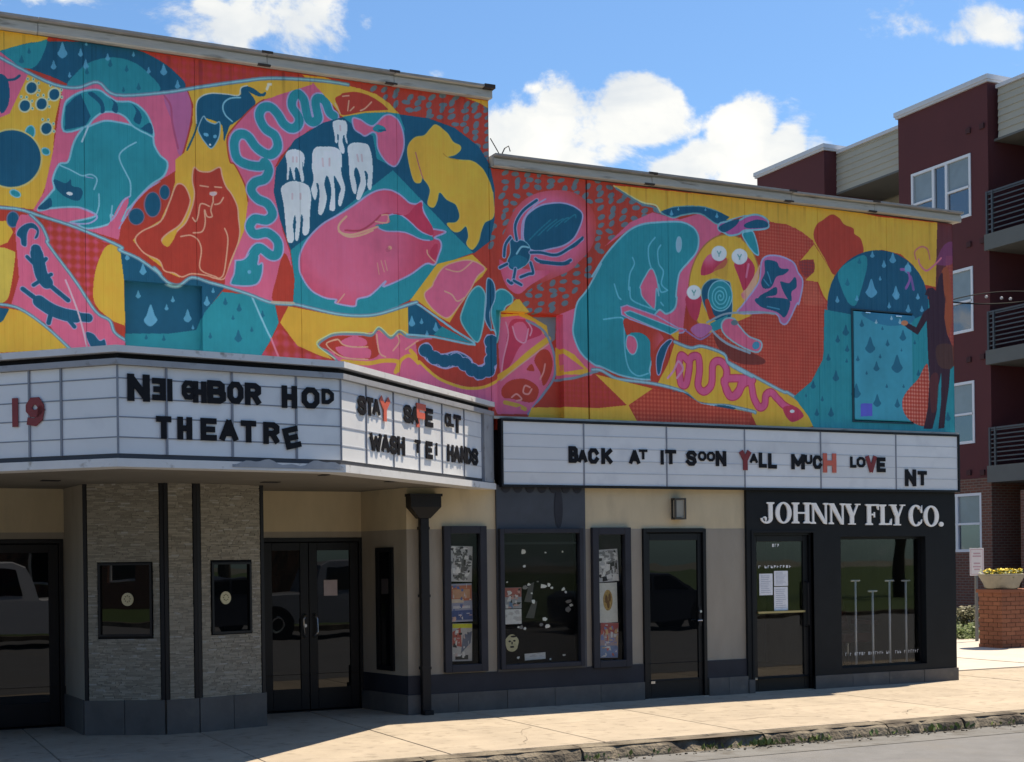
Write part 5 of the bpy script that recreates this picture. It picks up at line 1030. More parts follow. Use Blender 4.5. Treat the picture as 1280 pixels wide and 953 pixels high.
hA = booth_hole(Q0, Q1, 123.5, 190.5, 704, 796); hB = booth_hole(Q2, Q3, 264, 313.5, 703, 792)
ZS = .345; rs_ = random.Random(3)
def ledge(a, b, hole):
    A = Vector((*a, 0)); e = (Vector((*b, 0))-A); L = e.length; e.normalize(); nn = Vector((e.y, -e.x, 0)); mb = MB(); z = ZS
    s = .045
    while z < 2.52:
        h = rs_.choice((.010, .012, .014, .017)); z1 = min(z+h-.0015, 2.52); t = s
        while t < L-s:
            w = rs_.uniform(.025, .11); t1 = min(t+w, L-s)
            parts = [(t, t1-.0015)]
            if hole and z1 > hole[2]-.01 and z < hole[3]+.01:
                parts = []
                if t < hole[0]-.01: parts.append((t, min(t1-.0015, hole[0]-.01)))
                if t1 > hole[1]+.01: parts.append((max(t, hole[1]+.01), t1-.0015))
            for c, d in parts:
                if d-c > .004: mb.obox(A+e*c+Vector((0, 0, z)), e*(d-c), nn*rs_.uniform(.004, .013), (0, 0, z1-z))
            t = t1
        z += h
    o = mb.build('ledge_stone', C['stone_isl'], TB); o['kind'] = 'stuff'
    for t in (0, L-s+.008): MB().obox(A+e*t+nn*.0+Vector((0, 0, ZS)), e*(s-.008), nn*.012, (0, 0, 2.17)).build('black_channel', C['metal_black'], TB)
    MB().obox(A+nn*-.01+Vector((0, 0, -.05)), e*L, nn*.02, (0, 0, ZS+.045)).build('plinth_core', C['joint'], TB)
    tiles(a, b, -.05, ZS, .42, C['tile'], TB, .03)
    if hole:
        x0, x1, z0, z1 = hole; w = .022
        f = MB()
        for q, ex, hz in ((x0, w, z1-z0), (x1-w, w, z1-z0)): f.obox(A+e*q+nn*-.02+Vector((0, 0, z0)), e*ex, nn*.045, (0, 0, hz))
        for zz in (z0, z1-w): f.obox(A+e*(x0+w)+nn*-.02+Vector((0, 0, zz)), e*(x1-x0-2*w), nn*.045, (0, 0, w))
        fo = f.build('ticket_window', C['frame'], TB); MB().obox(A+e*(x0+.01)+nn*-.012+Vector((0, 0, z0+.01)), e*(x1-x0-.02), nn*.006, (0, 0, z1-z0-.02)).build('pane', C['glass'], fo)
        return A, e, nn, fo
ms = mat('stone_isl', (.3,.28,.24)); C['stone_isl'] = ms
t = ms.node_tree; b = t.nodes['Principled BSDF']; gq = t.nodes.new('ShaderNodeNewGeometry'); rp = t.nodes.new('ShaderNodeValToRGB'); rp.color_ramp.elements[0].color = (.195,.172,.135,1); rp.color_ramp.elements[1].color = (.33,.30,.24,1); rp.color_ramp.elements[1].position = .93
el = rp.color_ramp.elements.new(.99); el.color = (.36,.35,.32,1); t.links.new(gq.outputs['Random Per Island'], rp.inputs[0]); t.links.new(rp.outputs[0], b.inputs['Base Color']); b.inputs['Roughness'].default_value = .6
ra = ledge(Q0, Q1, hA); ledge(Q1, Q2, None); rb = ledge(Q2, Q3, hB)
for (A, e, nn, fo), px, py in ((ra, 159.5, 749.5), (rb, 282, 747.5)):
    face = (Q0, Q1) if fo is ra[3] else (Q2, Q3); c = onplane(px, py, *face, .0); mb = MB(); n = 20
    ring = [c+nn*.006+e*math.cos(2*math.pi*k/n)*.06+Vector((0, 0, math.sin(2*math.pi*k/n)*.066)) for k in range(n)]
    mb.prism(ring, nn*-.014); mb.build('speaking_disc', mat('pale_brass', (.50,.44,.28), .4, .15, 40, metal=.2), fo)
    mb = MB()
    for k in range(8): q = c+nn*.008+e*math.cos(math.pi*k/4)*.028+Vector((0, 0, math.sin(math.pi*k/4)*.030)); mb.obox(q-e*.005, e*.010, nn*.002, (0, 0, .010))
    mb.build('speaking_holes', C['void'], fo)
A, e = Vector((*Q3, 0)), (Vector((4.12, .94, 0))-Vector((*Q3, 0))).normalized(); MB().poly([(*Q3, ZS), (4.12, .94, ZS), (4.12, .94, 2.52), (*Q3, 2.52)]).build('side_wall', C['taupe'], TB); MB().poly([(*Q0, ZS), (2.19, .94, ZS), (2.19, .94, 2.52), (*Q0, 2.52)]).build('side_wall', C['taupe'], TB)
tiles(Q3, (4.12, .94), -.05, ZS, .5, C['tile'], TB, .02); tiles((2.19, .94), Q0, -.05, ZS, .5, C['tile'], TB, .02)

# ---------------------------------------------------------------- wall fittings
DS = thing('downspout', 'black rain pipe with a hopper head beside the poster case', 'downspout', (5.9, -.1, 0))
yd = -.16
def dq(px, py): return onplane(px, py, (0, yd), (1, yd))
a, b, c, d = dq(513.5, 617), dq(551.5, 617), dq(551, 634), dq(540, 648); cx = (a.x+b.x)/2; hw = (b.x-a.x)/2; z3, z2, z1 = a.z, c.z, d.z
mb = MB(); mb.box(cx-hw, cx+hw, yd, -.005, z2, z3-.03); mb.box(cx-hw-.012, cx+hw+.012, yd-.012, -.005, z3-.03, z3)
lo = [(cx-.065, yd+.04, z1), (cx+.065, yd+.04, z1), (cx+.065, -.01, z1), (cx-.065, -.01, z1)]; hi = [(cx-hw, yd, z2), (cx+hw, yd, z2), (cx+hw, -.01, z2), (cx-hw, -.01, z2)]
for i in range(4): j = (i+1) % 4; mb.poly([lo[i], lo[j], hi[j], hi[i]])
mb.build('hopper', C['metal_black'], DS); MB().box(cx-.052, cx+.052, yd+.045, -.04, .03, z1).build('pipe', C['metal_black'], DS, bevel=.008)
for z in (.5, 1.3, 2.05): MB().box(cx-.056, cx+.056, yd+.041, -.02, z, z+.03).build('strap', C['metal_black'], DS)
MB().box(cx-.052, cx+.052, yd-.02, -.05, .0, .05).build('shoe', C['metal_black'], DS)
WL = thing('wall_lamp', 'dark box wall lamp with a frosted pane above the single door', 'lamp', (9.23, 0, 2.3))
MB().box(9.165, 9.295, -.02, -.001, 2.17, 2.42).build('back_plate', C['metal_black'], WL)
mb = frame(MB(), 9.15, 9.31, 2.165, 2.425, .02, -.11, -.095); mb.box(9.15, 9.31, -.095, -.02, 2.405, 2.425).box(9.15, 9.31, -.095, -.02, 2.165, 2.185).build('lamp_frame', mat('dark_bronze', (.045,.036,.028), .45), WL)
MB().box(9.172, 9.288, -.09, -.025, 2.19, 2.40).build('frosted_glass', mat('frosted_pane', (.30,.28,.24), .3), WL)
SC = thing('security_camera', 'small black security camera under the marquee beside the entrance', 'camera', (5.35, .85, 2.4))
p = onplane(489, 625, (0, .80), (1, .80)); MB().lathe((p.x, .80, p.z), [(0, -.05), (.045, -.05), (.055, 0), (.05, .05), (0, .05)], 16, 'y').build('camera_body', C['metal_black'], SC); MB().tube([(p.x, .84, p.z+.02), (p.x+.02, .95, p.z+.06)], .02, 8).build('bracket', C['metal_black'], SC)
MB().lathe((p.x, .752, p.z), [(0, -.012), (.024, -.008), (.028, 0), (0, .001)], 14, 'y').build('lens', C['glass'], SC)

# ---------------------------------------------------------------- posters and papers behind the glass
def paint_sheet(name, label, cat, y, x0, x1, z0, z1, base, blocks, tilt=0, group=None, parent=None):
    """a poster: paper with flat printed patches 1 mm proud"""
    cx, cz = (x0+x1)/2, (z0+z1)/2; a = math.radians(tilt); rr = random.Random(hash(label) % 1000 if False else int(x0*977+z0*131))
    R = lambda x, z: (cx+(x-cx)*math.cos(a)-(z-cz)*math.sin(a), cz+(x-cx)*math.sin(a)+(z-cz)*math.cos(a))
    def quad(m, u0, u1, v0, v1, yy):
        ju, jv = ((u1-u0)*.35, (v1-v0)*.35) if u1-u0 < .45 and v1-v0 > .04 else (0, 0); cl_ = lambda t: min(max(t, .01), .99)
        q = [R(x0+(x1-x0)*cl_(u+rr.uniform(-ju, ju)), z0+(z1-z0)*cl_(v+rr.uniform(-jv, jv))) for u, v in ((u0, v0), (u1, v0), (u1, v1), (u0, v1))]; m.poly([(x, yy, z) for x, z in q])
    root = MB(); q = [R(x0, z0), R(x1, z0), R(x1, z1), R(x0, z1)]; root.prism([(x, y, z) for x, z in q], (0, .002, 0))
    o = root.build(name, mat('paper_%d_%d_%d' % tuple(int(v*255) for v in base), base, .6, .1, 25), parent)
    if parent is None: o['label'] = label; o['category'] = cat
    if group: o['group'] = group
    by = {}
    for u0, u1, v0, v1, c in blocks: by.setdefault(c, []).append((u0, u1, v0, v1))
    for i, (c, qs) in enumerate(by.items()):
        m = MB()
        for j, qd in enumerate(qs): quad(m, *qd, y-.0012-.0006*i-.00005*j)
        m.build('print', mat('ink_%d_%d_%d' % tuple(int(v*255) for v in c), c, .6, .15, 30), o)
    return o
def scatter(n, cs, seed, s=(.05, .3), box=(0, 1, 0, 1)):
    rr = random.Random(seed); o = []; n = int(n*1.9); s = (s[0]*.5, s[1]*.75)
    for i in range(n):
        w, h = rr.uniform(*s), rr.uniform(*s)*.7; u, v = rr.uniform(box[0], box[1]-w), rr.uniform(box[2], box[3]-h); o.append((u, u+w, v, v+h, rr.choice(cs)))
    return o
BKc, WHc, GRc = (.02,.02,.02), (.6,.6,.6), (.2,.2,.21)
def pz_(px0, px1, py0, py1, y): a, b = onplane(px0, py0, (0, y), (1, y)), onplane(px1, py1, (0, y), (1, y)); return (a.x, b.x, b.z, a.z)
Yc = .06
x = pz_(561.5, 590.5, 683, 727, Yc); paint_sheet('poster', 'black and white concert poster at the top of the narrow case by the downspout', 'poster', Yc, *x, (.5,.5,.52), scatter(46, [BKc, GRc, (.1,.1,.1), (.75,.75,.75)], 5, (.06, .3)), -2)
x = pz_(563, 590.5, 730, 777, Yc-.004); paint_sheet('poster', 'orange and blue poster in the middle of the narrow case by the downspout', 'poster', Yc-.004, *x, (.30,.32,.42), [(0,1,.55,.95,(.50,.16,.09)), (.1,.9,.62,.85,(.55,.30,.18)), (.05,.6,.5,.6,(.6,.5,.4)), (.0,1,.05,.3,(.06,.10,.26)), (.1,.9,.35,.42,(.55,.55,.6))]+scatter(16, [(.62,.4,.35), (.1,.15,.35), (.6,.6,.62)], 8, (.05, .2)), 1)
x = pz_(565, 590.5, 780, 826, Yc-.008); paint_sheet('poster', 'poster with a yellow header at the bottom of the narrow case by the downspout', 'poster', Yc-.008, *x, (.45,.44,.44), [(0,1,.88,1,(.55,.55,.05)), (.05,.45,.3,.8,(.45,.10,.08)), (.5,.95,.35,.8,(.12,.14,.2)), (.15,.8,.04,.16,BKc)]+scatter(14, [(.5,.4,.38), BKc, (.6,.6,.6)], 9, (.05, .22), (0, 1, .1, .85)), -1)
x = pz_(747, 773, 687, 727, Yc); paint_sheet('poster', 'black and white poster at the top of the narrow case beside the single door', 'poster', Yc, *x, (.48,.48,.5), scatter(40, [BKc, GRc, (.7,.7,.7)], 15, (.08, .32)), 3)
x = pz_(747.5, 772, 729, 778, Yc-.004); o = paint_sheet('poster', 'white poster with a golden oval in the narrow case beside the single door', 'poster', Yc-.004, *x, (.62,.63,.60), [], 1)
cx_, cz_ = (x[0]+x[1])/2, (x[2]+x[3])/2; mb = MB(); mb.poly([(cx_+.065*math.cos(t), Yc-.0055, cz_+.03+.125*math.sin(t)) for t in np.linspace(0, 2*math.pi, 21)[:-1]]); mb.build('print', mat('gold_ink', (.42,.28,.10), .6, .5, 40), o)
mb = MB(); [mb.poly([(cx_+.02*math.cos(t)+dx, Yc-.0062, cz_+.04+dz+.05*math.sin(t)) for t in np.linspace(0, 2*math.pi, 11)[:-1]]) for dx, dz in ((-.02, 0), (.025, .02), (.005, -.06))]; mb.build('print', mat('brown_ink', (.16,.08,.03), .6), o)
x = pz_(750, 773, 779, 822, Yc-.008); paint_sheet('poster', 'red and blue poster at the bottom of the narrow case beside the single door', 'poster', Yc-.008, *x, (.40,.30,.32), [(0,1,.0,.35,(.16,.24,.42)), (0,1,.7,1,(.40,.10,.10))]+scatter(26, [(.5,.12,.1), (.2,.25,.5), (.6,.4,.2), (.6,.6,.62)], 21, (.06, .28)), -2)
Yb = .085
x = pz_(630.5, 652, 735, 760.5, Yb); paint_sheet('poster', 'small photo poster with a red top at the left edge of the big display case', 'poster', Yb, *x, (.3,.32,.36), [(0,1,.55,1,(.36,.10,.09)), (.3,.45,0,.5,(.1,.2,.35))]+scatter(14, [BKc, WHc, (.5,.3,.28)], 31, (.08, .3)))
x = pz_(631.5, 652, 762, 780, Yb); paint_sheet('flyer', 'pale grey flyer under the photo poster in the big display case', 'flyer', Yb, *x, (.62,.64,.66), scatter(8, [(.45,.45,.47)], 33, (.1, .4)))
x = pz_(630.5, 649.5, 792, 816, Yb); fc = thing('round_flyer', 'pale round flyer with a printed face in the lower left of the big display case', 'flyer', ((x[0]+x[1])/2, Yb, x[2]))
cx_, cz_ = (x[0]+x[1])/2, (x[2]+x[3])/2; MB().prism([(cx_+.085*math.cos(t)*(1+.06*math.sin(5*t)), Yb, cz_+.10*math.sin(t)) for t in np.linspace(0, 2*math.pi, 25)[:-1]], (0, .003, 0)).build('sheet', mat('cream_paper', (.50,.47,.30), .7, .2, 30), fc)
mb = MB(); [mb.poly([(cx_+dx+rx*math.cos(t), Yb-.0012, cz_+dz+rz*math.sin(t)) for t in np.linspace(0, 2*math.pi, 9)[:-1]]) for dx, dz, rx, rz in ((-.03,.02,.018,.012),(.03,.025,.018,.012),(0,-.045,.03,.012),(.0,.0,.01,.02),(.02,.075,.04,.012))]; mb.build('print', C['void'], fc)
x = pz_(655, 681, 817, 824, Yb); paint_sheet('flyer', 'long white paper strip lying at the bottom of the big display case', 'flyer', Yb-.02, *x, (.55,.57,.58), scatter(6, [(.4,.4,.42)], 3, (.1, .3)), 2)
rr = random.Random(12)
for i, (px, py, s) in enumerate(((654.5,690.5,8),(655,708,4),(682,691,3),(703,690,3),(634,728,3),(656,735,7),(661,731,5),(680,733,9),(686,731,6),(690,735,4),(704,737,6),(707,740,4),(667,752,6),(711,752,8),(709,762,8),(714,757,5),(681,774,6),(677,781,5),(684,783,7),(652,784,6),(656,786,4),(648,784,3),(705,819,4),(648,822,4),(688,824,3),(630,824,3),(665,742,3),(672,727,3),(650,763,3))):
    q = onplane(px, py, (0, Yb), (1, Yb)); r_ = s*.0052; n = rr.randint(5, 7); pts = [(q.x+r_*rr.uniform(.5, 1.25)*math.cos(2*math.pi*k/n), Yb-rr.uniform(0, .006), q.z+r_*rr.uniform(.35, 1.1)*math.sin(2*math.pi*k/n)) for k in range(n)]
    o = MB().prism(pts, (0, .003, 0)).build('paper_scrap', C['paper'] if rr.random() < .7 else mat('grey_scrap', (.2,.2,.21), .7)); o['label'] = 'torn corner of an old poster left in the big display case'; o['category'] = 'paper scrap'; o['group'] = 'torn poster scraps in the big display case'
mb = MB()  # two grey torn sheets hanging behind
for (a, b, c, d) in ((655, 668, 728, 752), (657, 672, 752, 772)):
    x = pz_(a, b, c, d, Yb+.008); 
    o = MB().prism([(x[0], Yb+.008, x[2]), (x[0]+(x[1]-x[0])*.7, Yb+.008, x[2]-.01), (x[1], Yb+.008, x[3]), (x[0]+(x[1]-x[0])*.5, Yb+.008, x[3]-.03)], (0, .002, 0)).build('torn_sheet', mat('dark_grey_paper', (.07,.07,.075), .7)); o['label'] = 'dark grey torn sheet %s in the big display case' % ('hanging beside the photo poster' if c == 728 else 'hanging lower, beside the pale flyer'); o['category'] = 'paper'
# notices on the shop door
Yn = .044
for i, (a, b, c, d, lb) in enumerate(((949,966,717.5,744,'white notice taped left of the others on the shop door'),(967.5,985,714,732.5,'upper white notice of the right pair on the shop door'),(967.5,985,734,763,'lower white notice of the right pair on the shop door'))):
    x = pz_(a, b, c, d, Yn); x = (x[0], x[1], x[2], x[3]); rr = random.Random(i)
    paint_sheet('notice', lb, 'notice', Yn, *x, (.74,.76,.80), [(.12, rr.uniform(.6, .9), v, v+.025, (.42,.46,.55)) for v in np.arange(.12, .9, .085)])
def dashes(px0, px1, py, h, n, seed, parent, m, y, pl=None):
    rr = random.Random(seed); mb = MB(); q0, q1 = onplane(px0, py, (0, y), (1, y)), onplane(px1, py, (0, y), (1, y)); w = (q1.x-q0.x)/n
    for i in range(n):
        if rr.random() < .1: continue
        a = q0.x+w*i; mb.box(a, a+w*.2, y-.001, y, q0.z-h/2, q0.z+h/2); mb.box(a+w*.2, a+w*rr.uniform(.5, .72), y-.001, y, q0.z+h*rr.choice((.3, -.1, -.5)), q0.z+h*rr.choice((.5, .1))+.0)
    mb.build('lettering', m, parent)
dashes(948, 990, 709, .035, 11, 2, d2, C['paper'], .046); dashes(965, 975, 682, .04, 3, 5, d2, C['paper'], .046)
dashes(1051, 1152, 818.5, .042, 36, 7, wf, mat('window_lettering', (.45,.46,.46), .6), .069)
# racks inside the shop window
for i, (px, py0, lb) in enumerate(((1069, 725, 'white upright display pole at the left in the shop window'), (1090.5, 738, 'shorter white display pole, second from left in the shop window'), (1111.5, 725, 'white display pole, third from left in the shop window'), (1132, 725, 'white display pole at the right in the shop window'))):
    q = onplane(px, py0, (0, .22), (1, .22)); r = thing('display_pole', lb, 'display pole', (q.x, .22, 0), 'display poles in the shop window')
    MB().tube([(q.x, .22, .03), (q.x, .22, q.z)], .015, 8).build('pole', C['winwhite'], r, smooth=True); MB().tube([(q.x-.075, .22, q.z-.012), (q.x+.075, .22, q.z-.012)], .012, 8).build('crossbar', C['winwhite'], r); MB().lathe((q.x, .22, .0), [(0, 0), (.11, 0), (.10, .015), (.02, .03), (0, .03)], 18).build('base', C['winwhite'], r)
ch = thing('chair', 'dark red barber chair standing inside the shop window', 'chair', (12.9, 1.3, 0)); cm = mat('oxblood_leather', (.10,.022,.018), .4)
MB().box(12.62, 13.18, 1.05, 1.6, .48, .62).build('seat', cm, ch, bevel=.03); MB().obox((12.64, 1.55, .62), (.52, 0, 0), (0, .12, .0), (0, .22, .62)).build('backrest', cm, ch, bevel=.03)
for x in (12.56, 13.16): MB().box(x, x+.08, 1.05, 1.55, .72, .78).box(x+.02, x+.06, 1.1, 1.15, .55, .72).build('armrest', cm, ch)
MB().lathe((12.9, 1.32, 0), [(0, 0), (.3, 0), (.3, .03), (.06, .06), (.05, .48), (0, .48)], 20).build('pedestal', C['chrome'], ch)

# ---------------------------------------------------------------- apartment block across the side street
XA = 28.3
def ay(px, x=XA): return onx(px, 500, x)[1]
def az(px, py, x=XA): return onx(px, py, x)[2]
AP = thing('apartment_building', 'four storey maroon and tan apartment block with white windows behind the theatre', 'building', (34, 18, 0))
T2a, T2b = ay(1239), ay(1127); T1a, T1b = ay(1034), ay(950); ZT2, ZT1 = az(1238, 98), az(1034, 184); ZG_ = 3.78
XR_ = 30.6
def rev(mb, ya, yb, z0, z1, holes, x, dep):   # wall facing -x with openings (y0,y1,z0,z1)
    t = MB(); perf(t, ya, yb, z0, z1, holes, 0, dep); b = len(mb.v); mb.v += [(x+v[1], v[0], v[2]) for v in t.v]; mb.f += [tuple(b+i for i in f) for f in t.f]; return mb
WN = []   # windows on the near tower: (y0, y1, z0, z1, lights)
def wrect(px0, px1, pyt, pyb): y0, y1 = ay(px1), ay(px0); return (y0, y1, az(px1, pyb), az(px1, pyt))
w4 = wrect(1143, 1217.5, 190, 269); WN.append((*w4, 3))
for a, b, n in ((332, 413.5, 2), (475.5, 554, 2)): r = wrect(1143, 1218.5, a, b); WN.append((r[0], w4[1], r[2], r[3], 3))
r = wrect(1150, 1226, 616, 690); WN.append((r[0], r[0]+1.9, r[2], r[3], 2))
# towers
def tower(ya, yb, zt, wins, x=XA):
    mb = MB(); rev(mb, ya, yb, ZG_, zt, [w[:4] for w in wins if w[2] > ZG_], x, .12); mb.poly([(x,ya,ZG_),(XR_+6,ya,ZG_),(XR_+6,ya,zt),(x,ya,zt)]).poly([(x,yb,ZG_),(XR_+6,yb,ZG_),(XR_+6,yb,zt),(x,yb,zt)]).poly([(x,ya,zt),(XR_+6,ya,zt),(XR_+6,yb,zt),(x,yb,zt)])
    o = mb.build('tower_wall', C['maroon'], AP)
    MB().box(x-.10, XR_+6.1, ya-.10, yb+.08, zt, zt+.13).box(x-.07, XR_+6.05, ya-.07, yb+.05, zt-.06, zt-.001).build('roof_edge', C['roofwhite'], AP)
    mb = MB(); rev(mb, ya, yb, -.1, ZG_-.001, [w[:4] for w in wins if w[2] < ZG_], x-.03, .15); mb.poly([(x-.03,ya,-.1),(XR_+6,ya,-.1),(XR_+6,ya,ZG_-.001),(x-.03,ya,ZG_-.001)]); mb.poly([(x-.03, ya, ZG_-.001), (XR_, ya, ZG_-.001), (XR_, yb, ZG_-.001), (x-.03, yb, ZG_-.001)]); mb.build('brick_base', C['brick'], AP); return o
tower(T2a, T2b, ZT2, WN); tower(T1a, T1b, ZT1, [])
tower(-4.5, 4.2, ZT2, [(-1.2, 1.2, z, z+1.75, 3) for z in (4.88, 8.0, 11.18)])
curt = mat('pale_blind', (.33,.36,.36), .8, .06, 3); apglass = glass_mat('apartment_glass', (.03,.04,.055), 0, 2.3)
def apwin(y0, y1, z0, z1, n, x=XA):
    fr = MB(); X0, X1 = x-.025, x+.05; w = .075
    def bar(a, b, c, d): fr.box(X0, X1, a, b, c, d)
    bar(y0, y0+w, z0, z1); bar(y1-w, y1, z0, z1); bar(y0+w, y1-w, z0, z0+w); bar(y0+w, y1-w, z1-w, z1)
    cuts = [y0+w/2]
    if n == 3: cuts = [y0, y0+(y1-y0)*.40, y0+(y1-y0)*.62, y1]
    else: cuts = [y0, (y0+y1)/2, y1]
    for c in cuts[1:-1]: bar(c-.045, c+.045, z0+w, z1-w)
    f = None; zm = z0+(z1-z0)*.48
    for i in range(len(cuts)-1):
        if not (n == 3 and i == 1): bar(cuts[i]+.05, cuts[i+1]-.05, zm-.03, zm+.03)
    f = fr.build('window', C['winwhite'], AP)
    for i in range(len(cuts)-1):
        fixed = n == 3 and i == 1
        MB().box(x+.03, x+.04, cuts[i]+.04, cuts[i+1]-.04, zm if not fixed else z0+.05, z1-.06).build('pane', mat('blind_pane', (.20,.25,.27), .15, .12, 2) if not fixed else apglass, f)
        if not fixed: MB().box(x+.034, x+.044, cuts[i]+.04, cuts[i+1]-.04, z0+.05, zm).build('pane', apglass, f)
    MB().box(x+.10, x+.12, y0, y1, z0, z1).build('dark_room', C['dark'], f)
for w in WN: apwin(*w)
for z in (4.88, 8.0, 11.18): apwin(-1.2, 1.2, z, z+1.75, 3)
for px, py in ((1211, 164), (1228, 158), (1212, 306), (1229, 301), (1212, 450), (1229, 446), (1212, 591), (1229, 591)):
    q = onx(px, py, XA); MB().box(XA-.05, XA, q[1]-.08, q[1]+.08, q[2]-.07, q[2]+.07).build('vent_cap', mat('dark_maroon', (.05,.012,.014), .8), AP)
# tan top storey walls between the towers, lapped boards, recess and window under
def lap(ya, yb, z0, z1, x, name='lap_siding'):
    mb = MB(); z = z0; h = .19
    while z < z1-.01: zt = min(z+h, z1); mb.poly([(x-.028,ya,z),(x-.028,yb,z),(x-.002,yb,zt),(x-.002,ya,zt)]).poly([(x-.028,ya,z),(x,ya,z),(x,yb,z),(x-.028,yb,z)]); z = zt
    mb.poly([(x-.01,ya,z0),(x-.01,ya,z1),(x+.4,ya,z1),(x+.4,ya,z0)]); o = mb.build(name, C['tan'], AP); o['kind'] = 'stuff'; return o
zf1, zf0 = az(1043, 195, XA+.5), az(1043, 243, XA+.5)
lap(T1b-10 if False else T2b+.0, T1a, zf0, zf1-.001, XA+.5); MB().box(XA+.42, XR_+6, T2b+.06, T1a-.08, zf1, zf1+.10).build('roof_edge', C['roofwhite'], AP)
MB().box(XA+.47, XR_, T2b, T1a, zf0-.06, zf0-.001).build('soffit', C['bal'], AP)
lap(T2b, T1a, ZG_, zf0-.07, XR_); MB().box(XR_+.02, XR_+.3, T2b, T1a, -.1, zf1).build('recess_wall', C['tan'], AP)
q = onx(1096, 244, XR_); q2 = onx(1127, 240, XR_)
for (y0, y1) in ((T2b+.2, onx(1100, 245, XR_)[1]),):
    zt = onx(1110, 243, XR_)[2]; apwin(y0, y1, zt-1.75, zt, 2, XR_)
zfr1, zfr0 = az(1247, 111, XA+.25), az(1247, 173, XA+.25); YN = 4.2
lap(YN, T2a-.15, zfr0, zfr1-.001, XA+.25); MB().box(XA+.18, XR_+6, YN+.08, T2a-.12, zfr1, zfr1+.10).build('roof_edge', C['roofwhite'], AP)
MB().box(XA+.22, XR_, YN, T2a, zfr0-.06, zfr0-.001).build('soffit', C['bal'], AP)
MB().poly([(XR_, YN, ZG_), (XR_, T2a, ZG_), (XR_, T2a, zfr0), (XR_, YN, zfr0)]).build('recess_wall', mat('maroon_deep', (.085,.022,.026), .85), AP)
MB().box(XR_-.4, XR_, YN, T2a-.0, -.1, ZG_-.002).build('brick_base', C['brick'], AP)
MB().box(XA+.1, XA+.55, T2a-3.2, T2a-.9, -.1, ZG_-.4).build('brick_pier', C['brick'], AP)
for y0 in (T2a-2.7,):
    for z in (4.3, 7.3, 10.5): f = frame(MB(), 0, 1.8, z, z+2.15, .08, 0, .05); f.v = [(XR_-.02+v[1], y0+v[0]-1, v[2]) for v in f.v]; f = f.build('balcony_door', C['winwhite'], AP); MB().box(XR_-.01, XR_-.004, y0-.95, y0+.75, z+.05, z+2.1).build('pane', apglass, f)
for k, (rt, s1, s0) in enumerate(((az(1240, 237, 28.16), az(1240, 291, 28.16), az(1240, 311, 28.16)), (az(1240, 388, 28.16), az(1240, 437, 28.16), az(1240, 455, 28.16)), (az(1240, 534, 28.16), az(1240, 582, 28.16), az(1240, 603, 28.16)))):
    x0 = 28.16; ya, yb = T2a-5.4, T2a+.04
    bl = MB().box(x0, XR_, ya, yb, s0, s1).build('balcony', C['bal'], AP)
    rz = rt
    MB().box(x0+.03, x0+.07, ya+.03, yb-.03, rz-.05, rz).box(x0+.03, XA, yb-.07, yb-.03, rz-.05, rz).build('top_rail', C['balrail'], bl)
    for j in range(8): z = s1+.10+j*(rz-s1-.2)/7.; MB().box(x0+.04, x0+.06, ya+.04, yb-.04, z, z+.035).box(x0+.04, XA-.02, yb-.06, yb-.04, z, z+.035).build('slat', C['balrail'], bl)
    for y in np.arange(ya+.05, yb, 1.28): MB().box(x0+.02, x0+.075, y-.03, y+.03, s1, rz).build('post', C['balrail'], bl)
    MB().box(x0+.02, x0+.075, yb-.10, yb-.04, s1, rz).build('post', C['balrail'], bl)
MB().box(XR_+.3, 46, -4.5, T1b+8, -.1, ZT1-.9).build('building_core', C['maroon'], AP); MB().box(XA+.4, XR_+.3, T1b, T1b+8, -.1, ZT1-.4).build('tower_wall', C['maroon'], AP)
# overhead wires
WR = thing('overhead_wires', 'thin black overhead wires with small bulbs crossing in front of the apartment windows', 'wires', (24, 6, 7))
def wire(a, b, sag, r=.012):
    A, B = Vector(a), Vector(b); return [tuple(A.lerp(B, t)+Vector((0, 0, -4*sag*t*(1-t)))) for t in np.linspace(0, 1, 24)]
a1, a2 = onplane(1150, 372, (0, 8), (1, 8)), onplane(1300, 374, (0, 8), (1, 8)); MB().tube(wire(a1, a2, .12), .016, 5).build('wire', C['black'], WR)
a1, a2 = onplane(1150, 388, (0, 8), (1, 8)), onplane(1300, 366, (0, 8), (1, 8)); MB().tube(wire(a1, a2, -.16), .012, 5).build('wire', C['black'], WR)
for px, py in ((1233, 371.5), (1252, 373), (1263, 374)): q = onplane(px, py, (0, 7.95), (1, 7.95)); MB().lathe(tuple(q), [(0, -.03), (.03, -.02), (.035, .01), (.015, .04), (0, .04)], 10).build('bulb', C['grey'], WR)

# ---------------------------------------------------------------- brick planter, bowl, flowers, shrubs, sign
c0 = Vector(onz(1253, 811)); PL = thing('brick_pier', 'square red brick pier carrying a flower bowl at the right edge', 'pier', tuple(c0))
hp = .435*2.55; zp = 0
dpt = Vector((c0.x, c0.y+DIST, 0)).dot(Vector(AX_F)); zp = (CY_PX-737)*0+onplane(1253, 737, (0, c0.y), (1, c0.y)).z
w1 = abs(onplane(1281, 780, (0, c0.y), (1, c0.y)).x-c0.x)+.3
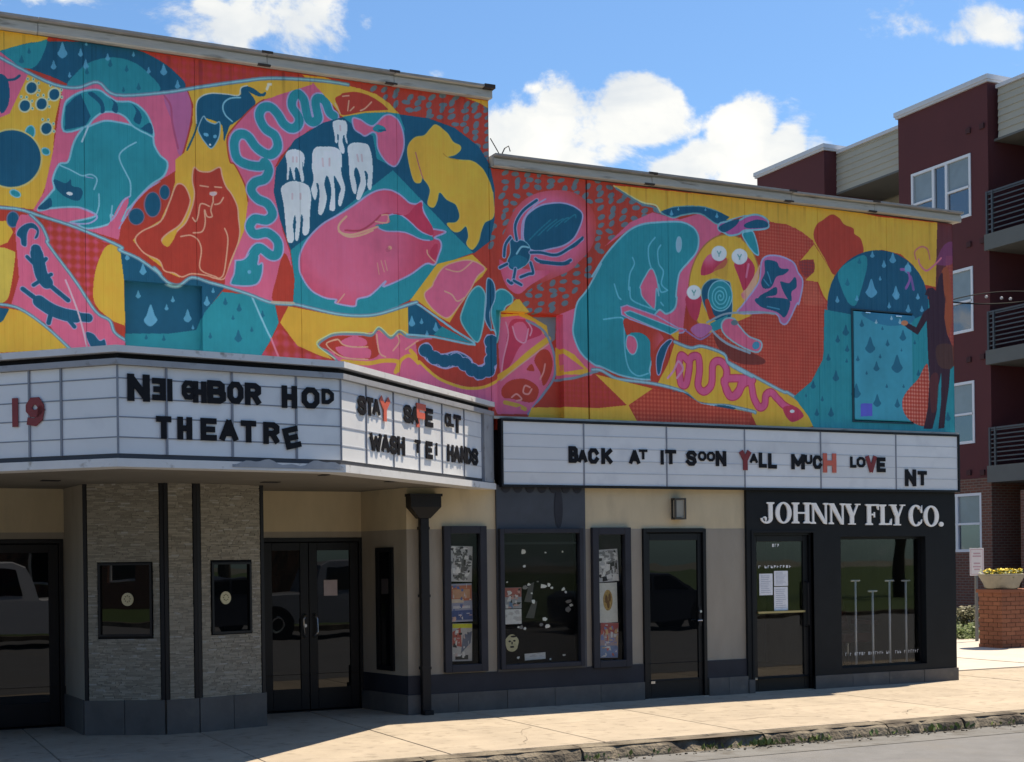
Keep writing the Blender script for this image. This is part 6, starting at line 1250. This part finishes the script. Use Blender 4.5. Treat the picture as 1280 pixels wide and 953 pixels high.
# left face runs back along y, right face along x, every brick course real
d1_, d2_ = Vector((0, 1, 0)), Vector((1, 0, 0)); Wd = onx(1223.5, 800, c0.x)[1]-c0.y
MB().box(c0.x+.012, c0.x+w1, c0.y+.012, c0.y+Wd-.01, -.05, zp-.06).build('mortar_core', mat('mortar', (.13,.075,.05), .95), PL)
bm_ = mat('pier_brick', (.24,.085,.045), .85, .1); t = bm_.node_tree; b = t.nodes['Principled BSDF']; gq = t.nodes.new('ShaderNodeNewGeometry'); rp = t.nodes.new('ShaderNodeValToRGB'); rp.color_ramp.elements[0].color = (.175,.062,.036,1); rp.color_ramp.elements[1].color = (.235,.088,.05,1); t.links.new(gq.outputs['Random Per Island'], rp.inputs[0]); t.links.new(rp.outputs[0], b.inputs['Base Color'])
mb = MB(); z = 0; row = 0
while z < zp-.07:
    h = .065; off = .11*(row % 2)
    for L_, fn in ((w1, 0), (Wd, 1)):
        t_ = -off
        while t_ < L_:
            a, b = max(t_, 0), min(t_+.21, L_)
            if b-a > .02:
                if fn == 0: mb.box(c0.x+a, c0.x+b, c0.y, c0.y+.05, z, z+h)
                else: mb.box(c0.x-.0005, c0.x+.05, c0.y+a+(.051 if a == 0 else 0), c0.y+b, z, z+h)
            t_ += .222
    z += .077; row += 1
o = mb.build('brickwork', bm_, PL); o['kind'] = 'stuff'
MB().box(c0.x-.035, c0.x+w1+.03, c0.y-.035, c0.y+Wd+.03, zp-.065, zp).build('cap', bm_, PL, bevel=.01)
bc = Vector((c0.x+.26, c0.y+Wd*.45, zp)); rb_ = .40
BW = thing('flower_bowl', 'wide shallow concrete bowl on the brick pier', 'planter', tuple(bc)); MB().lathe(tuple(bc), [(0, 0), (.26, 0), (.30, .03), (rb_*.8, .10), (rb_, .24), (rb_+.02, .27), (rb_-.03, .275), (rb_-.07, .22), (0, .20)], 32).build('bowl', mat('cast_concrete', (.23,.215,.18), .9, .12, 8, .3, 60), BW, smooth=True)
MB().lathe((bc.x, bc.y, bc.z+.2), [(0, 0), (rb_-.09, 0), (rb_-.12, .04), (0, .05)], 24).build('soil', C['kerb'], BW)
fl = MB(); lf = MB(); rf = random.Random(6)
for i in range(150):
    a = rf.uniform(0, 6.28); r_ = rb_*.86*math.sqrt(rf.random()); p = Vector((bc.x+r_*math.cos(a), bc.y+r_*math.sin(a), bc.z+.27+rf.uniform(-.01, .09)))
    leaf_cluster(lf, p-Vector((0, 0, .03)), .06, 4, .035, rf)
    if rf.random() < .62:
        for k in range(6): t = k*1.047+rf.random(); v = Vector((math.cos(t), math.sin(t), rf.uniform(-.1, .7)))*.042; s2 = Vector((-math.sin(t), math.cos(t), .2))*.020; fl.poly([p, p+v*.6+s2, p+v, p+v*.6-s2])
o = lf.build('flower_leaves', C['leaf']); o['kind'] = 'stuff'; o['label'] = 'green leaves of the bedding plants in the concrete bowl'; o['category'] = 'leaves'
o = fl.build('yellow_flowers', mat('yellow_petal', (.75,.60,.06), .6, .15, 30)); o['kind'] = 'stuff'; o['label'] = 'yellow flowers blooming in the concrete bowl on the pier'; o['category'] = 'flowers'
def shrub(name, label, px0, px1, pyt, y, n, s, lm, seed, k=1.):
    a, b = onplane(px0, pyt, (0, y), (1, y)), onplane(px1, pyt, (0, y), (1, y)); r = thing(name, label, 'shrub', ((a.x+b.x)/2, y, 0)); cx, hw, zt = (a.x+b.x)/2, (b.x-a.x)/2, a.z; rg = random.Random(seed); mb = MB()
    for i in range(n):
        t = rg.uniform(0, 6.28); q = rg.random()**.5; h = zt*rg.uniform(.06, 1)*(1-.35*q*q); leaf_cluster(mb, (cx+hw*q*math.cos(t), y+hw*.7*q*math.sin(t), h), .12, 9, s, rg)
    o = mb.build('foliage', lm, r); sm = MB()
    for i in range(6): t = rg.uniform(0, 6.28); sm.tube([(cx+.04*math.cos(t), y+.04*math.sin(t), 0), (cx+hw*.4*math.cos(t), y+hw*.3*math.sin(t), zt*.6)], [.015, .006], 5)
    sm.build('stem', C['bark'], r)
shrub('low_shrub', 'bright green low shrub at the foot of the sign post', 1180, 1228, 783, 7.0, 150, .05, C['leaf'], 3); shrub('tall_shrub', 'darker taller shrub behind the low one beside the brick pier', 1196, 1222, 757, 8.2, 130, .05, leaf_mat('olive_leaf', (.05,.06,.02), (.14,.13,.06)), 5)
shrub('round_shrub', 'round green shrub close to the black corner of the shop', 1170, 1204, 775, 8.4, 120, .05, C['leaf'], 8)
sy = 6.1; a, b = onplane(1211.5, 685.5, (0, sy), (1, sy)), onplane(1229.5, 719.5, (0, sy), (1, sy)); SP = thing('street_sign', 'small faded pinkish white parking sign on a grey post beside the corner', 'sign', ((a.x+b.x)/2, sy, 0))
cx = (a.x+b.x)/2; o = MB().box(a.x, b.x, sy-.012, sy-.008, b.z, a.z).build('sign_plate', mat('faded_sign', (.74,.70,.71), .5, .05), SP, bevel=.002); ms_ = mat('faded_pink_ink', (.55,.36,.40), .6)
frame(MB(), a.x+.02, b.x-.02, b.z+.02, a.z-.02, .012, sy-.0135, sy-.0121).build('print', ms_, o)
mb = MB(); H_ = a.z-b.z; W_ = b.x-a.x
for v, w in ((.78, .5), (.68, .6), (.42, .45), (.30, .55), (.2, .4)): mb.box(cx-W_*w/2, cx+W_*w/2, sy-.0135, sy-.0121, b.z+H_*v, b.z+H_*(v+.05))
mb.build('print', ms_, o); MB().box(cx-.028, cx+.028, sy-.006, sy+.03, .0, b.z+.25).build('post', mat('grey_post', (.13,.135,.14), .6), SP)

# ---------------------------------------------------------------- what the dark glass mirrors: parked vehicles and trees over the road
def vehicle(name, label, cat, x0, yc, L, prof, win, body_m, wheels, W=1.9, h0=.35, bed=None, flip=1):
    r = thing(name, label, cat, (x0+L/2*flip, yc, -.13)); z0 = -.13
    P = lambda u, y, z: (x0+u*flip, yc+y, z0+z)
    mb = MB(); n = len(prof)
    sects = [(-W/2, .10, .94), (-W/2+.10, .0, 1), (W/2-.10, .0, 1), (W/2, .10, .94)]
    rings = []
    for y, ins, k in sects: rings.append([P(u, y*(1-.10*max(0, (z-1.0))/.9), z*(1 if ins == 0 else 1)-(.03 if ins else 0)*(z > 1)) for u, z in prof])
    for i in range(3):
        for j in range(n): j2 = (j+1) % n; mb.poly([rings[i][j], rings[i][j2], rings[i+1][j2], rings[i+1][j]])
    mb.poly(rings[0]); mb.poly(rings[3][::-1]); o = mb.build('body', body_m, r)
    for side in (-1, 1):
        for poly in win: MB().prism([P(u, side*(W/2+.004)*(1-.10*max(0, (z-1.0))/.9), z) for u, z in poly], (0, side*.006, 0)).build('side_window', C['glass'], r)
    for wx in wheels:
        for side in (-1, 1):
            c = P(wx, side*(W/2-.10), .36); w = MB().lathe(c, [(0, -.11), (.33, -.11), (.37, -.07), (.37, .07), (.33, .11), (0, .11)], 28, 'y').build('wheel', C['tyre'], r); MB().lathe((c[0], c[1]+side*.105, c[2]), [(0, -.01), (.21, -.01), (.21, .012), (.19, .014), (0, .008)], 20, 'y').build('rim', C['chrome'], w)
            MB().lathe((c[0], c[1]-side*.0, c[2]), [(.37, -.118), (.44, -.118), (.44, .118), (.37, .118)], 28, 'y').build('wheel_arch', C['void'], r)
    return r, P
pv = [(0,.45),(0,.95),(.05,1.08),(2.0,1.10),(2.05,1.12),(2.3,1.80),(2.55,1.90),(3.7,1.90),(4.35,1.18),(5.5,1.08),(5.72,.98),(5.78,.5),(5.6,.35),(.1,.35)]
pw = [[(2.4,1.18),(2.5,1.72),(3.05,1.76),(3.05,1.18)], [(3.13,1.18),(3.13,1.76),(3.65,1.76),(4.12,1.20)]]
pt = mat('white_car_paint', (.72,.74,.77), .25, .02, spec=.6); pg = mat('silver_car_paint', (.36,.38,.41), .3, .02, metal=.3); pk = mat('dark_car_paint', (.05,.055,.07), .25, .02)
v1, PF = vehicle('pickup_truck', 'white pickup truck seen mirrored in the glass of the left entrance door', 'pickup truck', 6.1, -16.9, 5.8, pv, pw, pt, (1.15, 4.75), flip=-1)
q = PF(2.9, 0, 1.92); MB().lathe(q, [(0, 0), (.09, 0), (.09, .10), (.05, .14), (0, .14)], 14).build('beacon', mat('amber_beacon', (.8,.25,.03), .3), v1)
for u, m_ in ((.02, mat('tail_light_red', (.35,.02,.02), .3)), (5.72, C['ivory'])):
    for s in (-1, 1): a = PF(u, s*.82, .85); MB().box(a[0]-.03, a[0]+.03, a[1]-.09, a[1]+.09, a[2]-.12, a[2]+.12).build('tail_light' if u < 1 else 'headlight', m_, v1)
a, b = PF(-.08, -.9, .42), PF(.06, .9, .60); MB().box(min(a[0], b[0]), max(a[0], b[0]), a[1], b[1], a[2], b[2]).build('bumper', C['chrome'], v1)
v2, PF = vehicle('pickup_truck', 'silver pickup truck seen mirrored in the double entrance doors', 'pickup truck', 8.3, -17.0, 5.8, pv, pw, pg, (1.15, 4.75)); a, b = PF(-.08, -.9, .42), PF(.06, .9, .60); MB().box(min(a[0], b[0]), max(a[0], b[0]), a[1], b[1], a[2], b[2]).build('bumper', C['chrome'], v2)
for s in (-1, 1): a = PF(5.74, s*.78, .88); MB().box(a[0]-.03, a[0]+.03, a[1]-.1, a[1]+.1, a[2]-.1, a[2]+.1).build('headlight', C['ivory'], v2)
sv = [(0,.45),(.02,.85),(.25,1.0),(.9,1.04),(1.5,1.40),(2.0,1.47),(2.7,1.46),(3.45,1.02),(4.3,.92),(4.6,.75),(4.62,.4),(4.5,.25),(.1,.25)]
swn = [[(1.15,1.04),(1.58,1.34),(2.12,1.39),(2.12,1.04)], [(2.2,1.04),(2.2,1.39),(2.66,1.38),(3.2,1.04)]]
v3, PF = vehicle('parked_car', 'dark sedan seen mirrored in the glass of the single door', 'car', 16.4, -16.6, 4.6, sv, swn, pk, (.95, 3.7), W=1.8)
for s in (-1, 1): a = PF(4.58, s*.7, .72); MB().box(a[0]-.03, a[0]+.03, a[1]-.12, a[1]+.12, a[2]-.07, a[2]+.07).build('headlight', C['ivory'], v3)
OB = thing('sky_block_building', 'dark brick two storey building added over the road to block low sky, mirrored in the entrance doors', 'building', (-4, -34, 0))  # added out of view to block low sky light; also darkens the door reflections
hs_ = [(x, x+1.5, z, z+1.9) for x in np.arange(-38, 12, 3.6) for z in (1.1, 5.2)]
w_ = perf(MB(), -40, 14, -.1, 9.2, hs_, 0, -.2); w_.v = [(v[0], -27.5+v[1], v[2]) for v in w_.v]; w_.poly([(14,-27.5,-.1),(14,-40,-.1),(14,-40,9.2),(14,-27.5,9.2)]).poly([(-40,-27.5,9.2),(14,-27.5,9.2),(14,-40,9.2),(-40,-40,9.2)]); w_.build('wall', C['brick'], OB)
MB().box(-40.1, 14.1, -27.7, -27.3, 9.2, 9.45).build('cornice', C['cope'], OB)
for a, b, c, d in hs_: f = frame(MB(), a+.01, b-.01, c+.01, d-.01, .07, -27.68, -27.6).build('window', C['winwhite'], OB); MB().box(a+.05, b-.05, -27.67, -27.66, c+.05, d-.05).build('pane', C['glass'], f)
kb = MB().box(-80, 120, -19.9, -19.6, -.3, .0).build('far_kerb', C['kerb']); kb['kind'] = 'structure'
g = sheet('lawn', -200, 200, -150, -19.9, -.01, mat('lawn_green', (.06,.10,.025), .95, .3, 2)); g['kind'] = 'structure'
def tree(x, y, h, r_, seed, label):
    rg = random.Random(seed); t = thing('street_tree', label, 'tree', (x, y, 0), 'trees over the road')
    tr_ = MB(); tr_.tube([(x, y, -.1), (x+.1, y, h*.25), (x-.05, y+.1, h*.5), (x, y, h*.8)], [.28, .22, .15, .05], 9)
    for i in range(8): a = rg.uniform(0, 6.28); z = h*rg.uniform(.35, .6); tr_.tube([(x, y, z), (x+math.cos(a)*r_*.4, y+math.sin(a)*r_*.4, z+h*.12), (x+math.cos(a)*r_*.75, y+math.sin(a)*r_*.75, z+h*.22)], [.10, .06, .02], 6)
    tr_.build('trunk', C['bark'], t); mb = MB(); cl_ = []
    for i in range(46):
        d = Vector((rg.gauss(0, 1), rg.gauss(0, 1), rg.gauss(0, .8))).normalized()*rg.uniform(.35, 1)
        leaf_cluster(mb, (x+d.x*r_, y+d.y*r_, h*.66+d.z*h*.34), r_*rg.uniform(.22, .36), 60, .17, rg)
    mb.build('crown', C['leaf_dark'], t)
for i, (x, y, h, r_, lb) in enumerate(((-9,-27,10,4.5,'tree over the road, farthest left of the mirrored row'),(0,-30,12,5,'tall tree over the road, mirrored above the pickup truck'),(9,-26,9,4.2,'tree over the road, mirrored in the double doors'),(18,-29,12,5.5,'broad tree over the road, mirrored in the single door'),(29,-27,10,5,'tree over the road, mirrored in the shop door'),(40,-31,13,6,'big tree over the road, mirrored in the shop window'),(53,-29,12,6,'tree over the road, mirrored at the right of the shop window'))): tree(x, y, h, r_, 40+i, lb)
